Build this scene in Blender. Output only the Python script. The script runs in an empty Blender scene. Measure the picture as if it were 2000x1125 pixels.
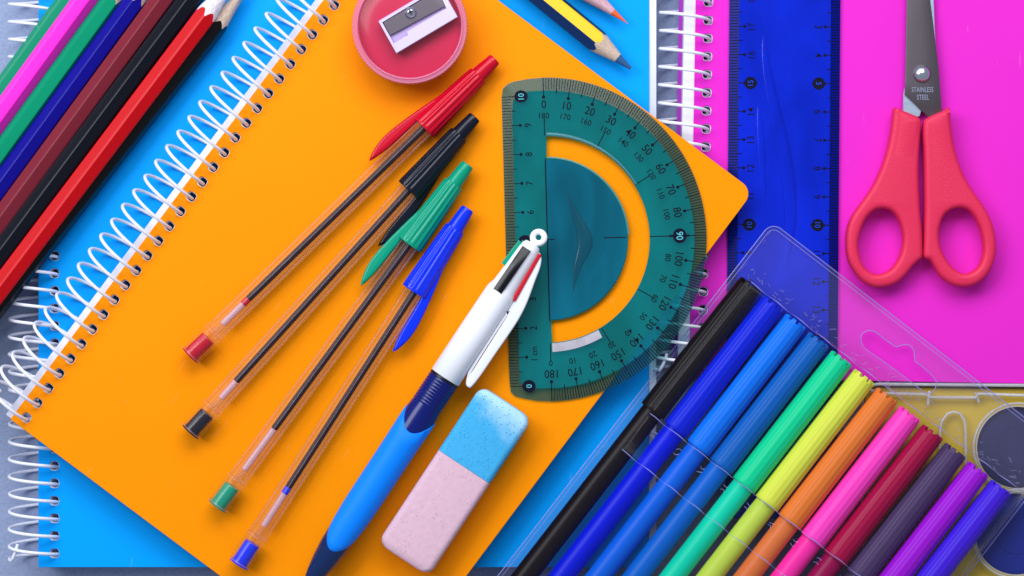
import bpy, bmesh, math, random
from mathutils import Vector, Matrix
from mathutils.geometry import tessellate_polygon
random.seed(7)
PI = math.pi
scene = bpy.context.scene
COL = scene.collection

# ------------------------------------------------------------------ camera
S = 0.000178          # metres per photograph pixel on the table
D = 0.90              # camera height above the table
cam = bpy.data.cameras.new('camera')
cam.sensor_width = 36.0
cam.lens = 36.0 * D / (2000 * S)
cam.clip_start = 0.02
cam.clip_end = 20
camo = bpy.data.objects.new('camera', cam)
camo.location = (0, 0, D)
COL.objects.link(camo)
scene.camera = camo

# ------------------------------------------------------------------ light
world = bpy.data.worlds.new('World')
scene.world = world
world.use_nodes = True
bg = world.node_tree.nodes['Background']
bg.inputs[0].default_value = (0.74, 0.82, 1.0, 1)
bg.inputs[1].default_value = 0.35

def area_light(name, loc, target, sx, sy, power, color):
    l = bpy.data.lights.new(name, 'AREA')
    l.shape = 'RECTANGLE'
    l.size = sx
    l.size_y = sy
    l.energy = power
    l.color = color
    o = bpy.data.objects.new(name, l)
    o.location = loc
    d = Vector(target) - Vector(loc)
    o.rotation_euler = d.to_track_quat('-Z', 'Y').to_euler()
    COL.objects.link(o)
    return o
area_light('window_light', (0.02, 0.50, 0.60), (0.0, 0.04, 0), 0.68, 0.42, 5.35, (0.95, 0.97, 1.0))
area_light('soft_side_light', (-0.62, 0.40, 0.80), (0, 0, 0), 0.5, 0.5, 6.2, (0.93, 0.96, 1.0))

vs = scene.view_settings
vs.view_transform = 'Standard'
vs.look = 'None'
vs.exposure = 0.0
vs.gamma = 1.0
vs.use_curve_mapping = False
scene.render.engine = 'CYCLES'
cy = scene.cycles
cy.use_denoising = True
cy.use_adaptive_sampling = False
cy.max_bounces = 14
cy.transparent_max_bounces = 40
cy.transmission_bounces = 12
cy.glossy_bounces = 6
cy.sample_clamp_indirect = 3
cy.caustics_reflective = False
cy.caustics_refractive = False

# ------------------------------------------------------------------ materials
def lin(c):
    c = c / 255.0
    return c / 12.92 if c <= 0.04045 else ((c + 0.055) / 1.055) ** 2.4
def rgb(r, g, b):
    return (lin(r), lin(g), lin(b), 1.0)

def newmat(name):
    m = bpy.data.materials.new(name)
    m.use_nodes = True
    nt = m.node_tree
    for n in list(nt.nodes):
        nt.nodes.remove(n)
    out = nt.nodes.new('ShaderNodeOutputMaterial')
    return m, nt, out

def add_bump(nt, target, scale, strength, detail=4, dist=0.0004, stretch=None):
    tc = nt.nodes.new('ShaderNodeTexCoord')
    src = tc.outputs['Object']
    if stretch:
        mp = nt.nodes.new('ShaderNodeMapping')
        mp.inputs['Scale'].default_value = stretch
        nt.links.new(src, mp.inputs[0])
        src = mp.outputs[0]
    nz = nt.nodes.new('ShaderNodeTexNoise')
    nz.inputs['Scale'].default_value = scale
    nz.inputs['Detail'].default_value = detail
    nt.links.new(src, nz.inputs['Vector'])
    bp = nt.nodes.new('ShaderNodeBump')
    bp.inputs['Strength'].default_value = strength
    bp.inputs['Distance'].default_value = dist
    nt.links.new(nz.outputs['Fac'], bp.inputs['Height'])
    nt.links.new(bp.outputs[0], target)
    return nz, src

def solid(name, col, rough=0.4, spec=0.5, metal=0.0, bump=None, vary=0.06, vscale=60, coat=0.0, stretch=None):
    m, nt, out = newmat(name)
    p = nt.nodes.new('ShaderNodeBsdfPrincipled')
    p.inputs['Roughness'].default_value = rough
    p.inputs['Specular IOR Level'].default_value = spec * 0.6 if metal == 0 else spec
    p.inputs['Metallic'].default_value = metal
    p.inputs['Coat Weight'].default_value = coat
    p.inputs['Coat Roughness'].default_value = 0.1
    nt.links.new(p.outputs[0], out.inputs[0])
    tc = nt.nodes.new('ShaderNodeTexCoord')
    src = tc.outputs['Object']
    if stretch:
        mp = nt.nodes.new('ShaderNodeMapping')
        mp.inputs['Scale'].default_value = stretch
        nt.links.new(src, mp.inputs[0])
        src = mp.outputs[0]
    nz = nt.nodes.new('ShaderNodeTexNoise')
    nz.inputs['Scale'].default_value = vscale
    nz.inputs['Detail'].default_value = 5
    nt.links.new(src, nz.inputs['Vector'])
    mx = nt.nodes.new('ShaderNodeMix')
    mx.data_type = 'RGBA'
    a = [max(0, c * (1 - vary)) for c in col[:3]] + [1]
    b = [min(1, c * (1 + vary)) for c in col[:3]] + [1]
    mx.inputs[6].default_value = a
    mx.inputs[7].default_value = b
    nt.links.new(nz.outputs['Fac'], mx.inputs[0])
    nt.links.new(mx.outputs[2], p.inputs['Base Color'])
    if bump:
        add_bump(nt, p.inputs['Normal'], bump[0], bump[1], stretch=stretch)
    return m

def tinted(name, tint, body, mixf, rough=0.08, ior=1.45, bump=None, refr=0.0, power=5.0, f0s=1.0, vary=0.0):
    """clear or coloured see-through plastic: tinted transparency + a share of scattering body colour + gloss"""
    m, nt, out = newmat(name)
    tr = nt.nodes.new('ShaderNodeBsdfTransparent')
    tr.inputs[0].default_value = tint
    first = tr.outputs[0]
    if refr > 0:
        rf = nt.nodes.new('ShaderNodeBsdfRefraction')
        rf.inputs[0].default_value = tint
        rf.inputs['IOR'].default_value = ior
        rf.inputs['Roughness'].default_value = 0.0
        mr = nt.nodes.new('ShaderNodeMixShader')
        mr.inputs[0].default_value = refr
        nt.links.new(first, mr.inputs[1])
        nt.links.new(rf.outputs[0], mr.inputs[2])
        first = mr.outputs[0]
    df = nt.nodes.new('ShaderNodeBsdfDiffuse')
    df.inputs[0].default_value = body
    if vary > 0:      # uneven thickness of the moulding
        tcv = nt.nodes.new('ShaderNodeTexCoord')
        nv = nt.nodes.new('ShaderNodeTexNoise'); nv.inputs['Scale'].default_value = 32; nv.inputs['Detail'].default_value = 3
        nv.inputs['Distortion'].default_value = 0.8
        mv = nt.nodes.new('ShaderNodeMapping'); mv.inputs['Scale'].default_value = (1.6, 0.7, 1)
        nt.links.new(tcv.outputs['Object'], mv.inputs[0]); nt.links.new(mv.outputs[0], nv.inputs['Vector'])
        xv = nt.nodes.new('ShaderNodeMix'); xv.data_type = 'RGBA'
        xv.inputs[6].default_value = [c * (1 - vary) for c in body[:3]] + [1]
        xv.inputs[7].default_value = [min(1, c * (1 + vary) + 0.01 * vary) for c in body[:3]] + [1]
        rv = nt.nodes.new('ShaderNodeMapRange'); rv.inputs['From Min'].default_value = 0.3; rv.inputs['From Max'].default_value = 0.7
        nt.links.new(nv.outputs['Fac'], rv.inputs['Value'])
        nt.links.new(rv.outputs[0], xv.inputs[0]); nt.links.new(xv.outputs[2], df.inputs[0])
    m1 = nt.nodes.new('ShaderNodeMixShader')
    m1.inputs[0].default_value = mixf
    nt.links.new(first, m1.inputs[1])
    nt.links.new(df.outputs[0], m1.inputs[2])
    gl = nt.nodes.new('ShaderNodeBsdfGlossy')
    gl.inputs['Roughness'].default_value = rough
    gl.inputs[0].default_value = (1, 1, 1, 1)
    ge = nt.nodes.new('ShaderNodeNewGeometry')
    dt = nt.nodes.new('ShaderNodeVectorMath'); dt.operation = 'DOT_PRODUCT'
    nt.links.new(ge.outputs['Incoming'], dt.inputs[0]); nt.links.new(ge.outputs['Normal'], dt.inputs[1])
    def mth(op, a, b=None):
        n_ = nt.nodes.new('ShaderNodeMath'); n_.operation = op
        for i_, v_ in ((0, a), (1, b)):
            if v_ is None: continue
            if isinstance(v_, (int, float)): n_.inputs[i_].default_value = v_
            else: nt.links.new(v_, n_.inputs[i_])
        return n_.outputs[0]
    f0 = f0s * ((ior - 1) / (ior + 1)) ** 2
    one = mth('SUBTRACT', 1.0, mth('ABSOLUTE', dt.outputs['Value']))
    fr = mth('ADD', mth('MULTIPLY', mth('POWER', one, power), 0.85 * (1 - f0)), f0)
    m2 = nt.nodes.new('ShaderNodeMixShader')
    nt.links.new(fr, m2.inputs[0])
    nt.links.new(m1.outputs[0], m2.inputs[1])
    nt.links.new(gl.outputs[0], m2.inputs[2])
    nt.links.new(m2.outputs[0], out.inputs[0])
    if bump:
        add_bump(nt, gl.inputs['Normal'], bump[0], bump[1])
    return m

# ------------------------------------------------------------------ geometry helpers
def P(px, py, z=0.0):
    """photograph pixel on a level z metres above the table -> point of the room"""
    f = (D - z) / D
    return Vector(((px - 1000) * S * f, -(py - 562.5) * S * f, z))

def tag(o, label=None, cat=None, group=None, kind=None):
    if label: o['label'] = label
    if cat: o['category'] = cat
    if group: o['group'] = group
    if kind: o['kind'] = kind
    return o

class Thing:
    def __init__(s, name, label, cat, px, py, z, d=(1, 0), group=None):
        s.o = bpy.data.objects.new(name, None)
        s.o.empty_display_size = 0.01
        s.loc0 = P(px, py, z)
        s.o.location = s.loc0
        s.a = math.atan2(-d[1], d[0])
        s.o.rotation_euler = (0, 0, s.a)
        s.k = S * (D - z) / D          # metres per pixel at this height
        COL.objects.link(s.o)
        tag(s.o, label, cat, group)
    def L(s, px, py, z):
        v = P(px, py, z) - s.loc0
        c, n = math.cos(-s.a), math.sin(-s.a)
        return Vector((v.x * c - v.y * n, v.x * n + v.y * c, v.z))

def mesh_obj(name, bm, mats, parent=None, smooth=35, label=None):
    me = bpy.data.meshes.new(name)
    bmesh.ops.recalc_face_normals(bm, faces=bm.faces)
    bm.to_mesh(me)
    bm.free()
    if not isinstance(mats, (list, tuple)):
        mats = [mats]
    for m in mats:
        me.materials.append(m)
    if smooth:
        me.shade_smooth()
        me.set_sharp_from_angle(angle=math.radians(smooth))
    o = bpy.data.objects.new(name, me)
    COL.objects.link(o)
    if parent is not None:
        o.parent = parent.o if isinstance(parent, Thing) else parent
    if label:
        o['label'] = label
    return o

def area2(pts):
    return sum(pts[i][0] * pts[(i + 1) % len(pts)][1] - pts[(i + 1) % len(pts)][0] * pts[i][1] for i in range(len(pts)))

def smooth_loop(pts, n=4):
    out = []
    N = len(pts)
    for i in range(N):
        p0, p1, p2, p3 = [Vector(pts[(i + j) % N][:2]) for j in (-1, 0, 1, 2)]
        for j in range(n):
            t = j / n
            out.append(0.5 * ((2 * p1) + (-p0 + p2) * t + (2 * p0 - 5 * p1 + 4 * p2 - p3) * t * t + (-p0 + 3 * p1 - 3 * p2 + p3) * t ** 3))
    return out

def round_poly(pts, rad, n=6):
    """polygon with its corners rounded (rad: number or list)"""
    out = []
    N = len(pts)
    for i in range(N):
        p = Vector(pts[i][:2]); a = Vector(pts[i - 1][:2]); b = Vector(pts[(i + 1) % N][:2])
        r = rad[i] if isinstance(rad, (list, tuple)) else rad
        if r <= 0:
            out.append(p); continue
        u = (a - p).normalized(); v = (b - p).normalized()
        ang = math.acos(max(-1, min(1, u.dot(v))))
        t = min(r / math.tan(ang / 2), (a - p).length * .49, (b - p).length * .49)
        rr = t * math.tan(ang / 2)
        c = p + (u + v).normalized() * (rr / math.sin(ang / 2))
        s0 = p + u * t - c; e0 = p + v * t - c
        a0 = math.atan2(s0.y, s0.x); a1 = math.atan2(e0.y, e0.x)
        da = (a1 - a0 + PI) % (2 * PI) - PI
        for j in range(n + 1):
            q = a0 + da * j / n
            out.append(c + Vector((math.cos(q), math.sin(q))) * rr)
    return out

def circ(cx, cy, r, n=32, ry=None):
    ry = ry or r
    return [Vector((cx + r * math.cos(2 * PI * i / n), cy + ry * math.sin(2 * PI * i / n))) for i in range(n)]

def offset_loop(pts, d):
    N = len(pts); out = []
    for i in range(N):
        a, p, b = Vector(pts[i - 1][:2]), Vector(pts[i][:2]), Vector(pts[(i + 1) % N][:2])
        e1 = (p - a); e2 = (b - p)
        if e1.length < 1e-9: e1 = e2
        if e2.length < 1e-9: e2 = e1
        e1.normalize(); e2.normalize()
        n1 = Vector((-e1.y, e1.x)); n2 = Vector((-e2.y, e2.x))
        m = n1 + n2
        if m.length < 1e-6: m = n1
        m.normalize()
        out.append(p + m * d / max(0.5, m.dot(n1)))
    return out

def plate(bm, loops, z0, z1, bev=0.0, seg=3, mi=0, bottom_bevel=True, side_mi=None):
    """flat plate with holes and rounded rims; loops[0] is the outline"""
    L = []
    for i, lp in enumerate(loops):
        lp = [Vector(p[:2]) for p in lp]
        a = area2(lp)
        if (i == 0 and a < 0) or (i > 0 and a > 0):
            lp.reverse()
        L.append(lp)
    lv = []
    if bev > 0 and bottom_bevel:
        for j in range(seg + 1):
            q = PI / 2 * j / seg
            lv.append((bev * (1 - math.sin(q)), z0 + bev * (1 - math.cos(q))))
    else:
        lv.append((0, z0))
    if bev > 0:
        for j in range(seg + 1):
            q = PI / 2 * j / seg
            lv.append((bev * (1 - math.cos(q)), z1 - bev * (1 - math.sin(q))))
    else:
        lv.append((0, z1))
    first, last = [], []
    for lp in L:
        rings = []
        for off, z in lv:
            q = offset_loop(lp, off) if off > 0 else lp
            rings.append([bm.verts.new((p.x, p.y, z)) for p in q])
        for a, b in zip(rings, rings[1:]):
            for i in range(len(a)):
                j = (i + 1) % len(a)
                f = bm.faces.new((a[i], a[j], b[j], b[i]))
                f.material_index = mi if side_mi is None else side_mi
        first.append(rings[0]); last.append(rings[-1])
    for rs, flip in ((first, True), (last, False)):
        flat = [v for r in rs for v in r]
        tris = tessellate_polygon([[v.co.copy() for v in r] for r in rs])
        for t in tris:
            vs_ = [flat[i] for i in t]
            if len(set(vs_)) < 3: continue
            try:
                f = bm.faces.new(vs_[::-1] if flip else vs_)
                f.material_index = mi
            except ValueError:
                pass
    return bm

def loft(bm, rings, mi=0, cap0=True, cap1=True, mfun=None):
    R = [[bm.verts.new(p) for p in r] for r in rings]
    n = len(R[0])
    for a_i, (a, b) in enumerate(zip(R, R[1:])):
        for i in range(n):
            j = (i + 1) % n
            f = bm.faces.new((a[i], a[j], b[j], b[i]))
            f.material_index = mfun(a_i, i) if mfun else mi
    if cap0:
        bm.faces.new(R[0][::-1]).material_index = mi
    if cap1:
        bm.faces.new(R[-1]).material_index = mi
    return bm

def ring_x(x, r, cy=0.0, cz=0.0, n=32, prof=None, ry=1.0):
    out = []
    for i in range(n):
        a = 2 * PI * i / n
        rr = r * (prof(a) if prof else 1.0)
        xx = x(a) if callable(x) else x
        out.append(Vector((xx, cy + rr * math.cos(a) * ry, cz + rr * math.sin(a))))
    return out

def lathe_x(bm, prof, cy=0, cz=0, n=32, mi=0, fl=None, caps=(True, True), mfun=None, step=None):
    rings = []
    if step:       # extra rings on long stretches keep the faces from getting sliver thin
        dense = [prof[0]]
        for a_, b_ in zip(prof, prof[1:]):
            m_ = max(1, int(abs(b_[0] - a_[0]) / step))
            dense += [(a_[0] + (b_[0] - a_[0]) * j / m_, a_[1] + (b_[1] - a_[1]) * j / m_) for j in range(1, m_ + 1)]
        prof = dense
    for q in prof:
        x, r = q[0], q[1]
        f = fl if (fl and (len(q) < 3 or q[2])) else None
        rings.append(ring_x(x, r, cy, cz, n, f))
    return loft(bm, rings, mi, caps[0], caps[1], mfun)

def lathe_z(bm, prof, cx=0, cyy=0, n=48, mi=0, fl=None, caps=(True, True)):
    rings = []
    for q in prof:
        z, r = q[0], q[1]
        g = fl if (fl and len(q) > 2 and q[2]) else None
        rings.append([Vector((cx + r * (g(2 * PI * i / n) if g else 1) * math.cos(2 * PI * i / n), cyy + r * (g(2 * PI * i / n) if g else 1) * math.sin(2 * PI * i / n), z)) for i in range(n)])
    return loft(bm, rings, mi, caps[0], caps[1])

def wire(bm, pts, r, n=8, mi=0, closed=False):
    pts = [Vector(p) for p in pts]
    N = len(pts)
    rings = []
    t0 = (pts[1] - pts[0]).normalized()
    up = Vector((0, 0, 1)) if abs(t0.z) < 0.9 else Vector((1, 0, 0))
    nrm = (up - t0 * up.dot(t0)).normalized()
    for i in range(N):
        if closed:
            t = (pts[(i + 1) % N] - pts[i - 1]).normalized()
        else:
            t = (pts[min(i + 1, N - 1)] - pts[max(i - 1, 0)]).normalized()
        nrm = (nrm - t * nrm.dot(t)).normalized()
        b = t.cross(nrm)
        rr = r(i / (N - 1)) if callable(r) else r
        rings.append([pts[i] + (nrm * math.cos(2 * PI * j / n) + b * math.sin(2 * PI * j / n)) * rr for j in range(n)])
    if closed:
        R = [[bm.verts.new(p) for p in q] for q in rings]
        for k in range(N):
            a, b2 = R[k], R[(k + 1) % N]
            for i in range(n):
                j = (i + 1) % n
                bm.faces.new((a[i], a[j], b2[j], b2[i])).material_index = mi
        return bm
    return loft(bm, rings, mi)

_txt = {}
def text_mesh(s):
    if s not in _txt:
        c = bpy.data.curves.new('lettering', 'FONT')
        c.body = s; c.size = 1.0; c.align_x = 'CENTER'; c.align_y = 'CENTER'
        c.resolution_u = 3; c.offset = 0.004
        o = bpy.data.objects.new('lettering', c)
        COL.objects.link(o)
        bpy.context.view_layer.update()
        me = bpy.data.meshes.new_from_object(o.evaluated_get(bpy.context.evaluated_depsgraph_get()))
        vsx = [v.co.copy() for v in me.vertices]
        cx = (min(v.x for v in vsx) + max(v.x for v in vsx)) / 2
        cyy = (min(v.y for v in vsx) + max(v.y for v in vsx)) / 2
        _txt[s] = ([(v.x - cx, v.y - cyy) for v in vsx], [tuple(p.vertices) for p in me.polygons])
        bpy.data.objects.remove(o)
        bpy.data.curves.remove(c)
        bpy.data.meshes.remove(me)
    return _txt[s]

def add_text(bm, s, x, y, z, size, rot=0.0, mi=0, sx=1.0):
    V, F = text_mesh(s)
    c, n = math.cos(rot), math.sin(rot)
    vv = [bm.verts.new((x + (a * sx * c - b * n) * size, y + (a * sx * n + b * c) * size, z)) for a, b in V]
    for f in F:
        try:
            bm.faces.new([vv[i] for i in f]).material_index = mi
        except ValueError:
            pass

def bar(bm, x0, y0, x1, y1, w, z, mi=0, t=0.00004):
    d = Vector((x1 - x0, y1 - y0)); 
    p = Vector((-d.y, d.x)).normalized() * w / 2
    q = [(x0 + p.x, y0 + p.y), (x0 - p.x, y0 - p.y), (x1 - p.x, y1 - p.y), (x1 + p.x, y1 + p.y)]
    vv = [bm.verts.new((a, b, z)) for a, b in q]
    bm.faces.new(vv).material_index = mi

def disc(bm, x, y, r, z, mi=0, n=20, ry=None):
    vv = [bm.verts.new((p.x, p.y, z)) for p in circ(x, y, r, n, ry)]
    bm.faces.new(vv).material_index = mi

def box(bm, x0, x1, y0, y1, z0, z1, mi=0, bev=0.0):
    return plate(bm, [[(x0, y0), (x1, y0), (x1, y1), (x0, y1)]], z0, z1, bev, 2, mi)

# ================================================================== setting
def table_material():
    m, nt, out = newmat('table_surface')
    p = nt.nodes.new('ShaderNodeBsdfPrincipled')
    p.inputs['Roughness'].default_value = 0.75
    nt.links.new(p.outputs[0], out.inputs[0])
    nz, src = add_bump(nt, p.inputs['Normal'], 900, 0.5, detail=6, dist=0.0006)
    n2 = nt.nodes.new('ShaderNodeTexNoise'); n2.inputs['Scale'].default_value = 700; n2.inputs['Detail'].default_value = 5
    nt.links.new(src, n2.inputs['Vector'])
    r = nt.nodes.new('ShaderNodeValToRGB')
    r.color_ramp.elements[0].position = 0.3; r.color_ramp.elements[0].color = rgb(138, 152, 184)
    r.color_ramp.elements[1].position = 0.7; r.color_ramp.elements[1].color = rgb(150, 164, 198)
    nt.links.new(n2.outputs['Fac'], r.inputs[0])
    nt.links.new(r.outputs[0], p.inputs['Base Color'])
    return m
bm = bmesh.new()
plate(bm, [[(-1.2, -0.9), (1.2, -0.9), (1.2, 0.9), (-1.2, 0.9)]], -0.03, 0.0, 0.002, 2)
table = mesh_obj('table_top', bm, table_material())
tag(table, kind='structure')

# ================================================================== notebooks
M_wire = solid('white_coated_wire', rgb(236, 238, 250), 0.32, 0.5, vary=0.02)

def page_material(name, side):
    m, nt, out = newmat(name)
    p = nt.nodes.new('ShaderNodeBsdfPrincipled')
    p.inputs['Roughness'].default_value = 0.8
    tc = nt.nodes.new('ShaderNodeTexCoord')
    sp = nt.nodes.new('ShaderNodeSeparateXYZ')
    nt.links.new(tc.outputs['Object'], sp.inputs[0])
    nz = nt.nodes.new('ShaderNodeTexNoise')
    nz.noise_dimensions = '2D'
    cb = nt.nodes.new('ShaderNodeCombineXYZ')
    mm = nt.nodes.new('ShaderNodeMath'); mm.operation = 'MULTIPLY'; mm.inputs[1].default_value = 5200
    nt.links.new(sp.outputs['Z'], mm.inputs[0])
    m2 = nt.nodes.new('ShaderNodeMath'); m2.operation = 'MULTIPLY'; m2.inputs[1].default_value = 20
    nt.links.new(sp.outputs['Y'], m2.inputs[0])
    nt.links.new(mm.outputs[0], cb.inputs[0]); nt.links.new(m2.outputs[0], cb.inputs[1])
    nz.inputs['Scale'].default_value = 1.0; nz.inputs['Detail'].default_value = 3
    nt.links.new(cb.outputs[0], nz.inputs['Vector'])
    r = nt.nodes.new('ShaderNodeValToRGB')
    r.color_ramp.elements[0].position = 0.35; r.color_ramp.elements[0].color = rgb(205, 210, 228)
    r.color_ramp.elements[1].position = 0.6; r.color_ramp.elements[1].color = rgb(242, 243, 248)
    nt.links.new(nz.outputs['Fac'], r.inputs[0])
    nt.links.new(r.outputs[0], p.inputs['Base Color'])
    nt.links.new(p.outputs[0], out.inputs[0])
    return m
M_pages = page_material('paper_page_block', True)

def sqhole(x, y, r):
    out = []
    for i in range(16):
        a = 2 * PI * i / 16
        c, n = math.cos(a), math.sin(a)
        q = (abs(c) ** 3.2 + abs(n) ** 3.2) ** (-1 / 3.2)
        out.append(Vector((x + r * q * c, y + r * q * n)))
    return out

def notebook(label, ax, ay, nin, W, H, z0, z1, zc, front, back, hole_n, hole0, pitch, R_mm, page_off, back_off, corner, lean=0.0, hr=9.3, right_pages=0, i0=0, i1=None, tail=True, page_end=4):
    t = Thing('spiral_notebook', label, 'notebook', ax, ay, z1, nin, 'spiral notebooks lying flat in the pile')
    k = t.k
    zb = z0 - z1
    cov = 0.0006
    nh = int((H - hole0 * 1.6) / pitch) + 1
    hs = [(hole_n, hole0 + pitch * i) for i in range(nh)]
    hol = lambda r, dx=0: [sqhole((x + dx) * k, y * k, r * k) for x, y in hs]
    def rect(x0, x1, y0, y1, rad):
        return round_poly([(x0 * k, y0 * k), (x1 * k, y0 * k), (x1 * k, y1 * k), (x0 * k, y1 * k)], [2 * k, rad * k, rad * k, 2 * k])
    bm = bmesh.new(); plate(bm, [rect(0, W, 0, H, corner)] + hol(hr), -cov, 0, 0.00015, 1)
    mesh_obj('front_cover', bm, front, t)
    bm = bmesh.new(); plate(bm, [rect(page_off, W + right_pages, page_end, H - 4, corner)] + hol(hr * 0.88), zb + cov + 0.00005, -cov - 0.00005)
    mesh_obj('page_block', bm, M_pages, t)
    bm = bmesh.new(); plate(bm, [rect(back_off, W - 2, 0, H, corner)] + hol(hr), zb, zb + cov, 0.00015, 1)
    mesh_obj('back_cover', bm, back, t)
    R = R_mm / 1000
    dz = zc - z1
    cn = hole_n * k + 0.0006 - math.sqrt(R * R - dz * dz)
    pts = []
    i1 = i1 or nh
    for i in range(i0, i1):
        for j in range(28):
            th = math.asin(-dz / R) + 2 * PI * j / 28
            if i == i1 - 1 and j > 20: break
            fr = j / 28
            u = (hole0 + pitch * (i + fr)) * k - lean * math.sin(th) * k
            wob = 1 + 0.008 * math.sin(i * 1.7) 
            pts.append(Vector((cn + R * wob * math.cos(th), u - 0.0003, dz + R * wob * math.sin(th))))
    if tail:
        p0 = pts[0]
        # tail of the wire: one more half turn under the book, bent back along the spiral
        pre = []
        for j in range(1, 19):
            th = math.asin(-dz / R) - 2 * PI * j / 28
            pre.append(Vector((cn + R * math.cos(th), p0.y - pitch * k * 0.5 * j / 28, dz + R * math.sin(th))))
        e = pre[-1]
        pre += [e + Vector((0.0006, 0.0012, 0.0006)), e + Vector((0.0016, 0.0034, 0.0009)), e + Vector((0.0022, 0.0058, 0.0008))]
        pts = pre[::-1] + pts
    bm = bmesh.new(); wire(bm, pts, 0.00058, 8)
    mesh_obj('spiral_binding', bm, M_wire, t, smooth=60)
    return t

def cover_mat(name, col, rough=0.42):
    m = solid(name, col, rough, 0.14, bump=(1800, 0.08), vary=0.035, vscale=22)
    nt = m.node_tree
    p = [n for n in nt.nodes if n.type == 'BSDF_PRINCIPLED'][0]
    tc = nt.nodes.new('ShaderNodeTexCoord')
    mp = nt.nodes.new('ShaderNodeMapping'); mp.inputs['Scale'].default_value = (420, 70, 1); mp.inputs['Rotation'].default_value = (0, 0, 0.5)
    nt.links.new(tc.outputs['Object'], mp.inputs[0])
    nz = nt.nodes.new('ShaderNodeTexNoise'); nz.inputs['Scale'].default_value = 1; nz.inputs['Detail'].default_value = 3
    nt.links.new(mp.outputs[0], nz.inputs['Vector'])
    r = nt.nodes.new('ShaderNodeValToRGB')
    r.color_ramp.elements[0].position = 0.69; r.color_ramp.elements[0].color = (0, 0, 0, 1)
    r.color_ramp.elements[1].position = 0.76; r.color_ramp.elements[1].color = (1, 1, 1, 1)
    nt.links.new(nz.outputs['Fac'], r.inputs[0])
    mm = nt.nodes.new('ShaderNodeMath'); mm.operation = 'MULTIPLY'; mm.inputs[1].default_value = 0.045
    nt.links.new(r.outputs[0], mm.inputs[0])
    mx = nt.nodes.new('ShaderNodeMix'); mx.data_type = 'RGBA'
    old = p.inputs['Base Color'].links[0].from_socket
    nt.links.new(mm.outputs[0], mx.inputs[0]); nt.links.new(old, mx.inputs[6]); mx.inputs[7].default_value = (0.9, 0.85, 0.8, 1)
    nt.links.new(mx.outputs[2], p.inputs['Base Color'])
    # broad gentle waviness of the sheet
    n2 = nt.nodes.new('ShaderNodeTexNoise'); n2.inputs['Scale'].default_value = 14; n2.inputs['Detail'].default_value = 2
    nt.links.new(tc.outputs['Object'], n2.inputs['Vector'])
    b2 = nt.nodes.new('ShaderNodeBump'); b2.inputs['Strength'].default_value = 0.5; b2.inputs['Distance'].default_value = 0.0012
    nt.links.new(n2.outputs['Fac'], b2.inputs['Height'])
    b1 = p.inputs['Normal'].links[0].from_node
    nt.links.new(b2.outputs[0], b1.inputs['Normal'])
    return m
M_orange = cover_mat('orange_plastic_cover', rgb(255, 146, 0))
M_olive = cover_mat('orange_back_cover', rgb(150, 128, 40))
M_cyan = cover_mat('cyan_plastic_cover', rgb(0, 160, 250))
M_pink = cover_mat('pink_plastic_cover', rgb(230, 44, 198))
M_pink_b = cover_mat('purple_back_cover', rgb(176, 60, 190))
M_cyan_b = cover_mat('blue_back_cover', rgb(30, 120, 215))

Z_LOW = 0.011
notebook('cyan blue spiral notebook lying undermost, its white coil along the left edge of the photo', 75, 1108, (1, 0), 1193, 1668, 0.003, Z_LOW, 0.0089, M_cyan, M_cyan_b,
         31, 27, 34.2, 8.3, 9, 5, 14, right_pages=14, hr=9.5)
notebook('magenta pink spiral notebook under the scissors and the blue ruler', 1346, 738, (1, 0.0175), 1180, 1668, 0.003, Z_LOW, 0.0089, M_pink, M_pink_b,
         25, 27.6, 35.35, 8.6, -22, -30, 14, hr=9.3, page_end=6)
Z_OR = 0.0205
notebook('bright orange spiral notebook lying diagonally on top of the pile', 20, 819, (0.801, 0.598), 897, 1226, 0.0140, Z_OR, 0.0200, M_orange, M_olive,
         23, 21, 35.93, 8.7, -13, -16, 26, lean=4.0, hr=9.6, page_end=2)

# ================================================================== ruler
M_ruler = tinted('blue_transparent_ruler_plastic', rgb(0, 60, 255), rgb(0, 38, 204), 0.80, rough=0.16, vary=0.22, f0s=0.6)
M_ruler_rim = tinted('blue_ruler_bevel_plastic', rgb(60, 80, 255), rgb(0, 24, 150), 0.62, rough=0.3, f0s=0.3)
M_ink = solid('black_printed_ink', rgb(10, 10, 34), 0.6, 0.2)
M_ink_cut = solid('blue_show_through_digits', rgb(20, 70, 200), 0.6, 0.2)

ZR = Z_LOW + 0.0002
rul = Thing('ruler', 'translucent royal blue plastic ruler lying upright on the pink notebook', 'ruler', 1531.3, 300, ZR + 0.0022, (1, 0.008))
k = rul.k
def ry(y): return (300 - y) * k
hw = 108.6
yt, yb = ry(-134), ry(1012)
bm = bmesh.new()
plate(bm, [[(-(hw - 19) * k, yb), ((hw - 19) * k, yb), ((hw - 19) * k, yt), (-(hw - 19) * k, yt)]], -0.0022, 0, 0.0001, 1)
mesh_obj('ruler_body', bm, M_ruler, rul)
for sgn in (-1, 1):
    bm = bmesh.new()
    xa, xb = sgn * (hw - 19) * k, sgn * hw * k
    q = [(xa, -0.0022), (xa, 0.0), (xb, -0.0012), (xb, -0.0022)]
    loft(bm, [[Vector((x, y, z)) for x, z in q] for y in (yb, yt)])
    mesh_obj('bevelled_edge', bm, M_ruler_rim, rul)
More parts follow.
